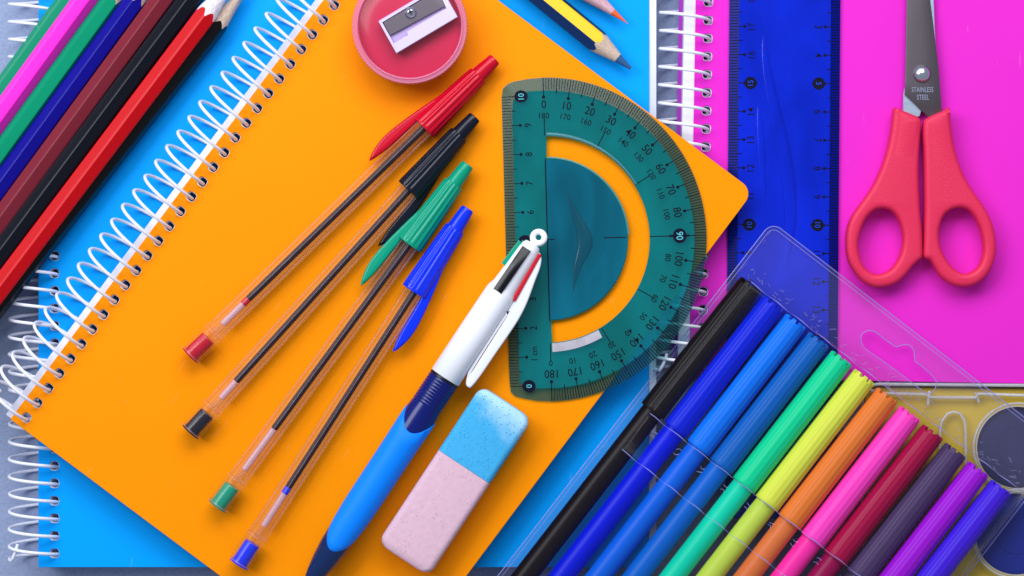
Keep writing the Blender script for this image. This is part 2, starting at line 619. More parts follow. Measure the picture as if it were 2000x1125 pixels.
# long raised finger ridge
bm = bmesh.new()
for (pts_, rr) in (([(-42, 60), (-38, 120), (-28, 180), (-14, 240), (0, 300), (10, 360), (14, 420), (12, 470), (2, 540)], 0.0011),
                   ([(-50, 190), (-48, 240), (-44, 300), (-40, 360), (-36, 430)], 0.0006)):
    pp = [Vector((x * k, ry(y), -0.0002)) for x, y in pts_]
    sp = []
    for i in range(len(pp) - 1):
        for j in range(5): sp.append(pp[i].lerp(pp[i + 1], j / 5))
    sp.append(pp[-1])
    for _ in range(4):
        sp = [sp[0]] + [(sp[i - 1] + sp[i] * 2 + sp[i + 1]) / 4 for i in range(1, len(sp) - 1)] + [sp[-1]]
    sp = [Vector((p.x, p.y, p.z)) for p in sp]
    rings = []
    N = len(sp)
    for i, p in enumerate(sp):
        w = math.sin(PI * i / (N - 1)) ** 0.6 + 0.02
        rings.append([Vector((p.x + math.cos(a) * rr * 2.4 * w, p.y, p.z + math.sin(a) * rr * 0.9 * w)) for a in [2 * PI * j / 12 for j in range(12)]])
    loft(bm, rings)
mesh_obj('finger_ridge', bm, M_ruler, rul, smooth=60)
bm = bmesh.new()
zt = 0.00006
def rim_z(d):   # height of the bevel at d pixels from the edge
    return -0.0012 + 0.0012 * min(1, d / 19)
def tick_on_rim(bm, sgn, y, ln, w):
    pts_ = [(0.5, rim_z(0.5)), (19, 0)] + ([(ln, 0)] if ln > 19 else [])
    if ln < 19: pts_ = [(0.5, rim_z(0.5)), (ln, rim_z(ln))]
    for (d0, h0), (d1, h1) in zip(pts_, pts_[1:]):
        q = []
        for d, h, s2 in ((d0, h0, -1), (d1, h1, -1), (d1, h1, 1), (d0, h0, 1)):
            q.append(bm.verts.new((sgn * (hw - d) * k, y + s2 * w * k / 2, h + zt)))
        bm.faces.new(q)
for mmi in range(0, 201):
    y = ry(52 + 5.53 * (mmi - 30))
    for sgn in (-1, 1):
        if mmi % 10 == 0:
            num = mmi // 10 if sgn > 0 else 20 - mmi // 10
            badge = num % 5 == 0 and 0 < num < 20
            tick_on_rim(bm, sgn, y, 31, 1.7)
            if badge:
                disc(bm, sgn * (hw - 42) * k, y, 12.2 * k, zt, 0, 24)
                bar(bm, sgn * (hw - 55) * k, y, sgn * (hw - 28) * k, y, 5 * k, zt + 1e-5)
                add_text(bm, str(num), sgn * (hw - 42) * k, y, zt + 0.00003, 15 * k, PI / 2 if sgn < 0 else -PI / 2, 1, 0.95)
            else:
                disc(bm, sgn * (hw - 30) * k, y, 3.1 * k, zt + 1e-5, 0, 12)
                if 0 < num < 20:
                    add_text(bm, str(num), sgn * (hw - 43) * k, y, zt, 20 * k, PI / 2 if sgn < 0 else -PI / 2, 0, 0.9)
        else:
            tick_on_rim(bm, sgn, y, 26 if mmi % 5 == 0 else 17.5, 1.75)
mesh_obj('scale_markings', bm, [M_ink, M_ink_cut], rul, smooth=0)

# ================================================================== protractor
M_prot = tinted('teal_transparent_protractor_plastic', rgb(120, 228, 235), rgb(0, 146, 158), 0.31, rough=0.18, vary=0.22, f0s=0.7)
M_prot_in = tinted('teal_blue_protractor_plastic', rgb(120, 215, 240), rgb(0, 134, 154), 0.34, rough=0.14, vary=0.32, f0s=0.7, bump=(60, 0.15))
M_prot_rim = tinted('clear_grey_protractor_bevel', rgb(205, 228, 228), rgb(30, 118, 122), 0.17, rough=0.2, f0s=0.5)
M_glint = tinted('pale_edge_glint', rgb(150, 225, 230), rgb(120, 210, 215), 0.25, rough=0.18)
ZP = Z_OR + 0.0002
pro = Thing('protractor', 'teal see-through semicircular protractor with degree and centimetre scales on the orange notebook', 'protractor', 1069.3, 467.5, ZP + 0.0017, (0.9996, -0.0274))
k = pro.k
TT = 0.0017
RX, RY = 311.5, 317.0
def arc(rx, ry_, a0, a1, n):   # degrees measured clockwise from the top
    return [(rx * math.sin(math.radians(a0 + (a1 - a0) * i / n)) * k, ry_ * math.cos(math.radians(a0 + (a1 - a0) * i / n)) * k) for i in range(n + 1)]
def pxp(pts_): return [(x * k, y * k) for x, y in pts_]
outer = arc(RX, RY, 0, 180, 90) + pxp([(-30, -315), (-58, -309), (-72, -305), (-80, -296), (-82, -270), (-82, 280), (-79, 297), (-70, 306), (-56, 311), (-30, 315)])
IN = 24
inner = arc(RX - IN, RY - IN - 2, 0, 180, 90) + pxp([(-30, -291), (-52, -288), (-60, -278), (-62, -250), (-62, 250), (-60, 272), (-52, 284), (-30, 290)])
slot = arc(200, 201.5, 1, 179, 48) + arc(157.5, 159, 179, 1, 40)
bm = bmesh.new()
plate(bm, [inner, slot], -TT, 0, 0.00012, 1)
mesh_obj('protractor_body', bm, [M_prot], pro)
# bevelled rim: slopes down towards the outside
bm = bmesh.new()
N = len(outer)
loft_r = [[Vector((p[0], p[1], -TT)) for p in outer], [Vector((p[0], p[1], -0.0011)) for p in outer]]
R0 = [[bm.verts.new(v) for v in r] for r in loft_r]
Ri = [[bm.verts.new((p[0], p[1], z)) for p in inner] for z in (0.0, -TT)]
for i in range(N):
    j = (i + 1) % N
    bm.faces.new((R0[0][i], R0[0][j], R0[1][j], R0[1][i]))
def bridge(bm, A, B):
    """bridge two closed loops with different vertex counts"""
    n, m = len(A), len(B)
    i = j = 0
    while i < n or j < m:
        a, b = A[i % n], B[j % m]
        if j >= m or (i < n and (A[(i + 1) % n].co - b.co).length <= (B[(j + 1) % m].co - a.co).length):
            f = (a, A[(i + 1) % n], b); i += 1
        else:
            f = (a, B[(j + 1) % m], b); j += 1
        if len(set(f)) == 3:
            try: bm.faces.new(f)
            except ValueError: pass
bridge(bm, R0[1], Ri[0])
bridge(bm, R0[0], Ri[1])
mesh_obj('bevelled_rim', bm, M_prot_rim, pro, smooth=25)
# inner half disc, a little bluer, and a reflection modelled as a raised crescent
half = arc(156, 157.5, 1, 179, 40) + pxp([(0.5, -157.5), (0.5, 157.5)])
bm = bmesh.new()
plate(bm, [half], 0.00005, 0.0002, 0.00008, 1)
mesh_obj('half_disc', bm, M_prot_in, pro)
M_crescent = tinted('teal_reflection_crescent', rgb(120, 220, 225), rgb(0, 110, 135), 0.25, rough=0.2)
bm = bmesh.new()
ctr = [(42, 92), (46, 76), (51, 60), (57, 44), (64, 28), (70, 14), (73, 0), (73, -14), (68, -30), (61, -46), (55, -62), (51, -80), (48, -102)]
wd = [0.6, 3, 5.5, 8, 11, 13.5, 15, 15, 13, 10, 7, 4, 0.6]
rings = []
for (x, y), w in zip(ctr, wd):
    rings.append([Vector(((x + math.cos(a) * w) * k, y * k, 0.0002 + max(-0.00005, math.sin(a) * w * 0.00004))) for a in [2 * PI * j / 14 for j in range(14)]])
loft(bm, rings)
mesh_obj('reflection_crescent', bm, M_crescent, pro, smooth=70)
# glints along the slot edges, built as beads of paler plastic
bm = bmesh.new()
o_arc = [Vector((x, y, 0.0001)) for x, y in arc(203.5, 205, 1, 60, 30)]
wire(bm, o_arc, lambda t: 0.0007 * (1 - 0.5 * t), 8)
o_arc = [Vector((x, y, 0.0001)) for x, y in arc(158, 159.5, 2, 88, 30)]
wire(bm, o_arc, 0.0004, 8)
mesh_obj('glint_bead', bm, M_glint, pro, smooth=60)
M_slot_glint = solid('silvery_painted_glint', rgb(182, 178, 188), 0.3, 0.7, vary=0.38, vscale=260)  # glint on the slot's edge, painted as a silvery strip
bm = bmesh.new()
A_ = arc(201.5, 203, 152, 179, 16); B_ = arc(216, 220, 179, 152, 16)
plate(bm, [A_ + B_], 0.00003, 0.00016, 0)
mesh_obj('painted_edge_glint', bm, M_slot_glint, pro, smooth=0)
bm = bmesh.new()
zt = 0.00007
def polar(r, a):
    f = 1 + (RX / RY - 1) * abs(math.sin(math.radians(a)))
    return r * f * math.sin(math.radians(a)) * k, r * math.cos(math.radians(a)) * k
for dg in range(0, 181):
    r0 = 316
    r1 = 279 if dg % 10 == 0 else (285 if dg % 5 == 0 else 293)
    def zz(r): return zt if r < 291 else zt - 0.0011 * (r - 291) / 26
    xs = [r0, 291, r1] if r1 < 291 else [r0, r1]
    w = 1.7 if dg % 5 == 0 else 1.25
    for ra, rb in zip(xs, xs[1:]):
        xa, ya = polar(ra, dg); xb, yb_ = polar(rb, dg)
        d = Vector((xb - xa, yb_ - ya)); p = Vector((-d.y, d.x)).normalized() * w * k / 2
        q = [bm.verts.new((xa + p.x, ya + p.y, zz(ra) + 0.00003)), bm.verts.new((xa - p.x, ya - p.y, zz(ra) + 0.00003)),
             bm.verts.new((xb - p.x, yb_ - p.y, zz(rb) + 0.00003)), bm.verts.new((xb + p.x, yb_ + p.y, zz(rb) + 0.00003))]
        bm.faces.new(q)
    if dg % 10 == 0:
        rot = -math.radians(dg)
        if dg != 90:
            x, y = polar(278, dg); disc(bm, x, y, 3.2 * k, zt + 0.00004, 0, 12)
            x, y = polar(264 if dg < 180 else 263, dg); add_text(bm, str(dg), x, y, zt, 22 * k, rot, 0, 0.92)
            x, y = polar(242, dg); add_text(bm, str(180 - dg), x, y, zt, 16 * k, rot, 0, 0.95)
        else:
            x, y = polar(263, dg)
            disc(bm, x, y, 13.5 * k, zt, 0, 26, 14.5 * k)
            bar(bm, *polar(282, 90), *polar(242, 90), 4 * k, zt + 0.00001)
            add_text(bm, '90', x, y, zt + 0.00003, 19 * k, rot, 1, 0.9)
for a in (0, 30, 60, 90, 120, 150, 180):
    bar(bm, *polar(203, a), *polar(238 if a != 90 else 250, a), 1.7 * k, zt + 0.00002)
bar(bm, *polar(112, 90), *polar(156, 90), 1.7 * k, 0.00027)
bar(bm, 0, 158 * k, 0, -160 * k, 2.0 * k, 0.00028)
bar(bm, -6 * k, 0, 14 * k, 0, 1.4 * k, 0.0003)
for mmi in range(0, 101):
    y = (-285.5 + 5.66 * mmi) * k
    ln = 34 if mmi % 10 == 0 else (27 if mmi % 5 == 0 else 18)
    zz2 = lambda d: zt + 0.00003 - 0.0011 * max(0, 20 - d) / 20
    for d0, d1 in ((0.5, min(20, ln)), (20, ln)):
        if d1 <= d0: continue
        q = [bm.verts.new(((-82 + d) * k, y + s2 * 0.6 * k, zz2(d))) for d, s2 in ((d0, -1), (d1, -1), (d1, 1), (d0, 1))]
        bm.faces.new(q)
    if mmi % 10 == 0:
        c = mmi // 10
        if c in (0, 5, 10):
            disc(bm, -44 * k, y, 13 * k, zt, 0, 24, 12 * k)
            add_text(bm, str(c), -44 * k, y, zt + 0.00003, 16 * k, PI / 2, 1, 0.95)
        else:
            disc(bm, (-82 + 35) * k, y, 3 * k, zt + 0.00004, 0, 12)
            add_text(bm, str(c) if c != 1 else '1 cm', -32 * k, y + (0 if c != 1 else 7 * k), zt, 19 * k if c != 1 else 17 * k, PI / 2, 0, 0.9)
M_prot_digit = solid('teal_show_through_digits', rgb(90, 190, 200), 0.6, 0.2)
mesh_obj('scale_markings', bm, [M_ink, M_prot_digit], pro, smooth=0)

# ================================================================== pencils
def wood_material(name, col):
    m, nt, out = newmat(name)
    p = nt.nodes.new('ShaderNodeBsdfPrincipled'); p.inputs['Roughness'].default_value = 0.8
    p.inputs['Specular IOR Level'].default_value = 0.2
    tc = nt.nodes.new('ShaderNodeTexCoord')
    mp = nt.nodes.new('ShaderNodeMapping'); mp.inputs['Scale'].default_value = (90, 3000, 3000)
    nz = nt.nodes.new('ShaderNodeTexNoise'); nz.inputs['Scale'].default_value = 1; nz.inputs['Detail'].default_value = 5
    nt.links.new(tc.outputs['Object'], mp.inputs[0]); nt.links.new(mp.outputs[0], nz.inputs['Vector'])
    r = nt.nodes.new('ShaderNodeValToRGB')
    r.color_ramp.elements[0].position = 0.3; r.color_ramp.elements[0].color = [c * 0.68 for c in col[:3]] + [1]
    r.color_ramp.elements[1].position = 0.62; r.color_ramp.elements[1].color = col
    nt.links.new(nz.outputs['Fac'], r.inputs[0]); nt.links.new(r.outputs[0], p.inputs['Base Color'])
    bp = nt.nodes.new('ShaderNodeBump'); bp.inputs['Strength'].default_value = 0.5; bp.inputs['Distance'].default_value = 0.0003
    nt.links.new(nz.outputs['Fac'], bp.inputs['Height']); nt.links.new(bp.outputs[0], p.inputs['Normal'])
    nt.links.new(p.outputs[0], out.inputs[0])
    return m
M_wood = wood_material('cedar_wood', rgb(222, 196, 176))
M_wood_w = wood_material('pale_pencil_wood', rgb(236, 228, 232))

def hexr(a, rot):
    b = (a - rot) % (PI / 3)
    f = math.cos(PI / 6) / math.cos(b - PI / 6)
    return min(f, 0.975)    # slightly eased corners

def pencil(label, tip, back, zc, R, cone, lead_len, paint, wood, lead, rot, group=None, facets=None, blunt=1.6, ztip=None):
    d = (tip[0] - back[0], tip[1] - back[1])
    t = Thing('pencil', label, 'pencil', back[0], back[1], zc, d, group)
    k = t.k
    Ltot = math.hypot(*d)
    n = 48
    h = lambda a: hexr(a, rot) * R * k
    tx = Ltot * k
    tan = R / cone
    def ring(xf, rf):
        out = []
        for i in range(n):
            a = 2 * PI * i / n + 0.001
            out.append(Vector((xf(a), rf(a) * math.cos(a), rf(a) * math.sin(a))))
        return out
    rag = [random.uniform(-0.00022, 0.00022) for _ in range(n)]
    def xs(a):
        i = int(a / (2 * PI) * n) % n
        return tx - h(a) / tan * 1.0 - 0.0008 + rag[i]
    bm = bmesh.new()
    def mf(ri, i):
        if not facets: return 0
        a = 2 * PI * (i + 0.5) / n
        return facets[int(((a - rot) % (2 * PI)) // (PI / 3))]
    loft(bm, [ring(lambda a: 0, h), ring(lambda a: xs(a), h)], cap1=False, mfun=mf)
    mesh_obj('painted_shaft', bm, paint, t, smooth=25)
    bm = bmesh.new()
    lr = tan * lead_len * k
    lx = tx - lead_len * k
    rings = [ring(lambda a: xs(a), lambda a: h(a) * 0.985)]
    for f in (0.03, 0.3, 0.65):
        rings.append(ring(lambda a: xs(a) + (lx - xs(a)) * f, lambda a: (h(a) * 0.985) * (1 - f) + lr * f))
    rings.append(ring(lambda a: lx, lambda a: lr))
    loft(bm, rings, cap0=True, cap1=True)
    mesh_obj('sharpened_wood', bm, wood, t, smooth=30)
    bm = bmesh.new()
    loft(bm, [ring(lambda a: lx - 0.0004 + rag[int(a / 6.29 * n) % n], lambda a: lr * 1.02), ring(lambda a: tx - blunt * k * 1.2, lambda a: tan * blunt * 1.9 * k), ring(lambda a: tx, lambda a: tan * blunt * k * 1.2)])
    mesh_obj('lead_point', bm, lead, t, smooth=50)
    return t

def paintm(name, col, rough=0.35):
    return solid(name, col, rough, 0.4, bump=(260, 0.12), vary=0.08, vscale=120, stretch=(0.3, 1, 1))
grp = 'coloured pencils in the bundle at upper left'
ZL = Z_LOW + 0.0042
ZU = Z_LOW + 0.0098
leadm = lambda n, c: solid(n, c, 0.4, 0.5, vary=0.15, vscale=900)
M_graph = leadm('blue_grey_lead', rgb(46, 74, 116))
def bundle(label, x100, x320, end_y, z, R, col, wood, lead, rot, cone=120, rough=0.35):
    # axis through (x100,100) and (x320,320); painted shaft ends at end_y
    m = (x100 - x320) / 220.0
    pt = lambda y: (x100 + (100 - y) * m, y)
    e = pt(end_y)
    L = math.hypot(m, 1)
    tip = (e[0] + (cone + 4) * m / L, e[1] - (cone + 4) / L)
    b = pt(900)
    # keep the height-dependent projection consistent
    pencil(label, tip, b, z, R, cone, cone * 0.27, paintm(label.split(' pencil')[0].replace(' ', '_') + '_lacquer', tuple(c * (0.68 if max(col[:3]) < 0.995 else 0.95) for c in col[:3]), rough), wood, leadm('pencil_lead', lead), rot, grp)
UPR = PI / 6   # corner of the hexagon upwards
bundle('dark blue pencil peeping out beneath the outermost black pencil', 384, 208, 62, ZL - 0.0002, 21.0, rgb(6, 40, 110), M_wood, rgb(20, 60, 160), 0.2)
bundle('green pencil at the outer left of the bundle, half under the pink one', 61, -99, -60, ZL + 0.0015, 23, rgb(0, 168, 122), M_wood, rgb(0, 150, 100), 0.05)
bundle('black pencil with tan wood and blue grey point at the right side of the bundle', 382, 210, 50, ZU - 0.0036, 22.5, rgb(8, 8, 12), M_wood, rgb(46, 70, 110), 0.30, 95)
bundle('hot pink pencil between the two green ones', 92, -68, -70, ZU + 0.0022, 23.5, rgb(255, 40, 205), M_wood, rgb(240, 40, 180), 0.02)
bundle('green pencil between the pink and the navy ones', 143, -17, 4, ZU, 23, rgb(0, 176, 128), M_wood, rgb(0, 150, 100), UPR - 0.24)
bundle('navy blue pencil between the green and the brown ones', 192, 31.5, 6, ZU, 22.5, rgb(14, 6, 165), M_wood, rgb(20, 10, 130), UPR - 0.02)
bundle('reddish brown pencil in the middle of the bundle', 243, 81.5, -60, ZU, 23, rgb(148, 42, 60), M_wood, rgb(120, 40, 50), UPR - 0.02)
bundle('black pencil between the brown and the red ones', 295, 131, -14, ZU, 23.5, rgb(12, 18, 32), M_wood, rgb(20, 20, 30), UPR - 0.05)
bundle('bright red pencil with white sharpened wood, on top of the outermost black one', 349, 183, 34, ZU + 0.0006, 23.5, rgb(236, 0, 20), M_wood_w, rgb(220, 0, 30), UPR + 0.08)

M_p_navy = paintm('navy_lacquer', rgb(6, 46, 100)); M_p_yel = paintm('yellow_lacquer', rgb(250, 196, 8)); M_p_blk = paintm('black_lacquer', rgb(28, 26, 34), 0.25)
pencil('graphite pencil striped yellow, black and navy with a blunt point, at the top', (1232, 134), (900, -137), Z_LOW + 0.0043, 24.5, 84, 33,
       [M_p_navy, M_p_yel, M_p_blk], M_wood, leadm('graphite_lead', rgb(48, 92, 140)), -0.2, None, facets=[2, 1, 0, 0, 1, 2][:6], blunt=9)
pencil('orange pencil whose tip enters at the top edge beside the striped pencil', (1226, 46), (900, -206), Z_LOW + 0.0040, 22, 112, 37,
       [paintm('orange_lacquer', rgb(225, 90, 40))], wood_material('pinkish_wood', rgb(226, 180, 190)), leadm('orange_lead', rgb(250, 104, 56)), 0.1)

# ================================================================== ballpoint pens
M_clear = tinted('clear_pen_barrel_plastic', (0.992, 0.985, 0.985, 1), rgb(235, 190, 195), 0.006, rough=0.24, ior=1.42, power=3.6, f0s=0.4)
M_glassy = tinted('clear_pen_rib_plastic', (0.985, 0.97, 0.975, 1), rgb(225, 175, 190), 0.12, rough=0.22, ior=1.5, f0s=0.6)
M_refill_ink = solid('dark_ink_refill', rgb(24, 14, 26), 0.4, 0.25)
M_refill_clear = tinted('milky_refill_tube', (0.9, 0.85, 0.88, 1), rgb(228, 190, 205), 0.55, rough=0.2)

def pen(label, end, tip, cname, col, side, ink_t, clip_low=False):
    d = (tip[0] - end[0], tip[1] - end[1])
    L = math.hypot(*d)
    zc = Z_OR + 0.0047
    t = Thing('ballpoint_pen', label, 'pen', end[0], end[1], zc, d, 'capped ballpoint pens fanned out on the orange notebook')
    k = t.k
    m = solid(cname + '_cap_plastic', col, 0.24, 0.5, vary=0.03)
    q = lambda pr: [(x * k, r * k) for x, r in pr]
    hx = lambda a: 0.96 + 0.04 * math.cos(6 * a)
    bm = bmesh.new()
    lathe_x(bm, q([(4, 22.5), (1, 23.5), (0, 22), (0, 19), (8, 18.2), (56, 17.5)]), n=48, caps=(False, False))
    lathe_x(bm, q([(56.5, 17.2), (58, 12.5), (640, 12.0)]), n=28, caps=(False, False), step=0.002)
    lathe_x(bm, q([(4, 22.5), (60, 22.6), (67, 21.2), (74, 20.8), (300, 20.4), (645, 19.8)]), n=48, fl=hx, caps=(False, False), step=0.002)
    mesh_obj('clear_barrel', bm, M_clear, t, smooth=20)
    # inner bore with its long moulded ribs
    bm = bmesh.new()
    for a in range(6):
        an = PI / 6 + a * PI / 3
        pts_ = [Vector((x * k, math.cos(an) * 19.3 * k, math.sin(an) * 19.3 * k)) for x in range(66, 641, 14)]
        wire(bm, pts_, 0.9 * k, 6)
    for rx_, rr_, rw_ in ((1.5, 21.8, 1.5), (63, 21.6, 1.0)):
        wire(bm, [Vector((rx_ * k, rr_ * k * math.cos(b_), rr_ * k * math.sin(b_))) for b_ in [2 * PI * j_ / 40 for j_ in range(40)]], rw_ * k, 6, closed=True)
    mesh_obj('moulded_ribs', bm, M_glassy, t, smooth=60)
    bm = bmesh.new()
    lathe_x(bm, q([(-2.2, 17), (-2.6, 20.5), (-0.8, 21), (0.2, 17.2), (3, 16.8), (12, 16.6), (44, 16), (47, 14.6)]), n=32)
    plug = mesh_obj('end_plug', bm, m, t)
    bm = bmesh.new(); lathe_x(bm, q([(86, 5), (87, 6.6), (ink_t - 1, 6.6)]), n=20, caps=(True, False))
    mesh_obj('refill_tube', bm, M_refill_clear, t)
    bm = bmesh.new()
    lathe_x(bm, q([(ink_t, 5.6), (ink_t + 2, 6.8), (700, 6.8)]), n=20, step=0.002)
    if cname == 'red':
        pass
    ink = mesh_obj('ink_column', bm, M_refill_ink, t)
    if cname in ('red', 'blue'):
        bm = bmesh.new(); lathe_x(bm, q([(ink_t - 14, 6.9), (ink_t + 0.5, 7.0)]), n=20); mesh_obj('refill_stopper', bm, m, t)
    # cap: fluted body + narrow tip
    nf = 14
    fl = lambda a: 1 - 0.075 * (0.5 - 0.5 * math.cos(nf * a)) ** 1.5
    bm = bmesh.new()
    prof = [(L - 193, 24.2, 0), (L - 194, 26.4, 0), (L - 191, 27.3, 0), (L - 186, 27.2, 1), (L - 150, 25.6, 1), (L - 100, 23.3, 1), (L - 60, 21.2, 1), (L - 49, 20.4, 1), (L - 46.5, 19.2, 0), (L - 46, 16.5, 0), (L - 20, 14.6, 0), (L - 4, 13.3, 0), (L - 1, 12.3, 0), (L, 10.6, 0)]
    lathe_x(bm, [(x * k, r * k, f) for x, r, f in prof], n=112, fl=fl)
    cap = mesh_obj('cap', bm, m, t, smooth=40)
    sg = -side
    ol = [(L - 90, 17), (L - 130, 25), (L - 175, 33), (L - 215, 39), (L - 250, 42.5), (L - 275, 41.5), (L - 300, 36), (L - 314, 29), (L - 308, 25.5), (L - 280, 21), (L - 245, 19), (L - 200, 17), (L - 150, 10), (L - 110, 8)]
    ol = smooth_loop([(x * k, sg * y * k) for x, y in ol], 4)
    zo = -0.0016 if clip_low else 0.0004
    bm = bmesh.new(); plate(bm, [ol], zo - 0.0009, zo + 0.0011, 0.0008, 3)
    mesh_obj('clip', bm, m, t if False else cap, smooth=50)
    return t
pen('red capped clear ballpoint pen, uppermost of the fan', (373, 693), (967, 115), 'red', rgb(196, 2, 38), -1, 156)
pen('black capped clear ballpoint pen lying between the red and the green one', (373.5, 842), (928, 228), 'black', rgb(14, 20, 36), 1, 131, True)
pen('green capped clear ballpoint pen lying between the black and the blue one', (426, 987), (914, 321), 'green', rgb(0, 150, 118), -1, 185)
pen('royal blue capped clear ballpoint pen, lowest of the fan', (468, 1100), (914, 407), 'blue', rgb(8, 48, 235), 1, 176)

# ================================================================== four colour pen
M_white = solid('glossy_white_plastic', rgb(238, 240, 248), 0.28, 0.5, vary=0.015)
M_grip = solid('sky_blue_rubber_grip', rgb(4, 132, 252), 0.5, 0.3, bump=(900, 0.05), vary=0.02)
M_navy_clear = solid('dark_translucent_blue_plastic', rgb(4, 20, 100), 0.25, 0.5, vary=0.5, vscale=90, coat=0.15, stretch=(0.25, 1, 1))
M_tipm = solid('dark_teal_blue_tip', rgb(2, 34, 84), 0.16, 0.6, vary=0.5, vscale=90, coat=0.4, stretch=(0.25, 1, 1))
zq = Z_OR + 0.0084
fc = Thing('four_colour_pen', 'thick white and sky blue click pen with black, red and green sliders', 'pen', 1038, 481, zq, (-0.55, 0.835))
k = fc.k
q = lambda pr: [(x * k, r * k) for x, r in pr]
bm = bmesh.new()
lathe_x(bm, q([(-6, 12), (-4, 16), (2, 19.5), (12, 21.5), (60, 23.5), (96, 26), (104, 29), (112, 30.5), (200, 31.2), (306, 31.6), (307, 30.5)]), n=64)
head = mesh_obj('white_barrel', bm, M_white, fc, smooth=50)
bm = bmesh.new()
rp = [(307, 29.6), (313, 30.0)]
xx = 316
while xx < 372:
    rp += [(xx, 31.2), (xx + 2.2, 31.7), (xx + 3.4, 30.7), (xx + 5.4, 30.7)]; xx += 6.4
rp += [(392, 32.6), (440, 32.4)]
lathe_x(bm, q(rp), n=64)
mesh_obj('threaded_collar', bm, M_navy_clear, fc, smooth=60)
bm = bmesh.new()
lathe_x(bm, q([(306.5, 30.6), (307.5, 31.2), (312, 31.2), (313, 30.4)]), n=64)
mesh_obj('dark_joint_ring', bm, solid('black_joint', rgb(16, 20, 34), 0.3), fc)
# grip: parabolic opening at the top, rounded lower end
bm = bmesh.new()
NN = 64
def gx0(a): return (392 + 40 * max(0, math.sin(a)) ** 1.6 + 30 * max(0, -math.sin(a)) ** 1.6) * k
def gx1(a): return (650 + 58 * max(0, math.sin(a)) ** 0.8 + 40 * max(0, -math.sin(a)) ** 0.8) * k
rings = []
for f, r in ((0.0, 32.3), (0.005, 34.0), (0.1, 34.3), (0.3, 33.6), (0.5, 33.4), (0.7, 33.4), (0.85, 33.0), (0.95, 31.6), (0.99, 30.6), (1.0, 28)):
    rings.append([Vector((gx0(a) * (1 - f) + gx1(a) * f, r * k * math.cos(a), r * k * math.sin(a))) for a in [2 * PI * i / NN for i in range(NN)]])
loft(bm, rings)
mesh_obj('rubber_grip', bm, M_grip, fc, smooth=60)
bm = bmesh.new()
lathe_x(bm, q([(640, 29), (665, 29.3), (700, 28.8), (735, 25), (765, 19.5), (785, 14.5), (792, 11), (800, 6), (812, 4.2), (818, 2)]), n=48)
mesh_obj('pen_tip', bm, M_tipm, fc, smooth=60)
# sliders (local y axis points to the lower right of the photograph)
def slider(x0, x1, ang, wid, rad, mat, rise=2.2):
    bm = bmesh.new()
    box(bm, x0 * k, x1 * k, -wid / 2 * k, wid / 2 * k, -7 * k, rise * k, 0, 1.2 * k)
    M = Matrix.Translation((0, 0, 0)) @ Matrix.Rotation(ang, 4, 'X') @ Matrix.Translation((0, 0, rad * k)) @ Matrix.Rotation(math.radians(-4), 4, 'Y')
    bmesh.ops.transform(bm, matrix=M, verts=bm.verts)
    return mesh_obj('colour_slider', bm, mat, fc)
M_sl_frame = solid('slot_shadow_plastic', rgb(226, 228, 240), 0.4)
sgn_y = 1
slider(9, 110, math.radians(14) * sgn_y, 19, 22.0, solid('black_slider_plastic', rgb(6, 6, 12), 0.18), 2.6)['label'] = 'black slider'
slider(4, 108, math.radians(-76) * sgn_y, 10, 22.5, solid('red_slider_plastic', rgb(196, 4, 32), 0.25), 4.6)['label'] = 'red slider'
slider(4, 60, math.radians(92) * sgn_y, 15, 20.5, solid('green_slider_plastic', rgb(0, 150, 120), 0.25), 6.5)['label'] = 'green slider'
# hanging ring
bm = bmesh.new()
rc = fc.L(1052, 464, zq + 0.0006)
pts_ = [Vector((rc.x + 11.3 * k * math.cos(a), rc.y + 11.3 * k * math.sin(a), rc.z + 0.0006 * math.sin(a))) for a in [2 * PI * i / 28 for i in range(28)]]
wire(bm, pts_, 6.2 * k, 12, closed=True)
lathe_x(bm, q([(-10, 7), (4, 9)]), n=20)
mesh_obj('hanging_ring', bm, M_white, fc, smooth=70)
# clip
z5 = lambda pts__: [(820 + x / 3.125, 420 + y / 3.125) for x, y in pts__]
zcl = zq + 0.0005
co = z5([(722, 235), (742, 262), (735, 320), (705, 400), (655, 535), (605, 635), (540, 735), (450, 865), (375, 975), (318, 1046), (298, 1053), (282, 1035), (284, 1000), (300, 960), (380, 830), (470, 690), (540, 580), (600, 470), (660, 350)])
ci = z5([(530, 610), (538, 598), (526, 625), (480, 700), (403, 822), (333, 933), (312, 962), (305, 962), (350, 890), (430, 765)])
co = smooth_loop([fc.L(x, y, zcl) for x, y in co], 4)
ci = smooth_loop([fc.L(x, y, zcl) for x, y in ci], 3)
bm = bmesh.new(); plate(bm, [co, ci], 0.0005 - 0.0022, 0.0005 + 0.0010, 0.0006, 3)
mesh_obj('clip', bm, M_white, fc, smooth=50)

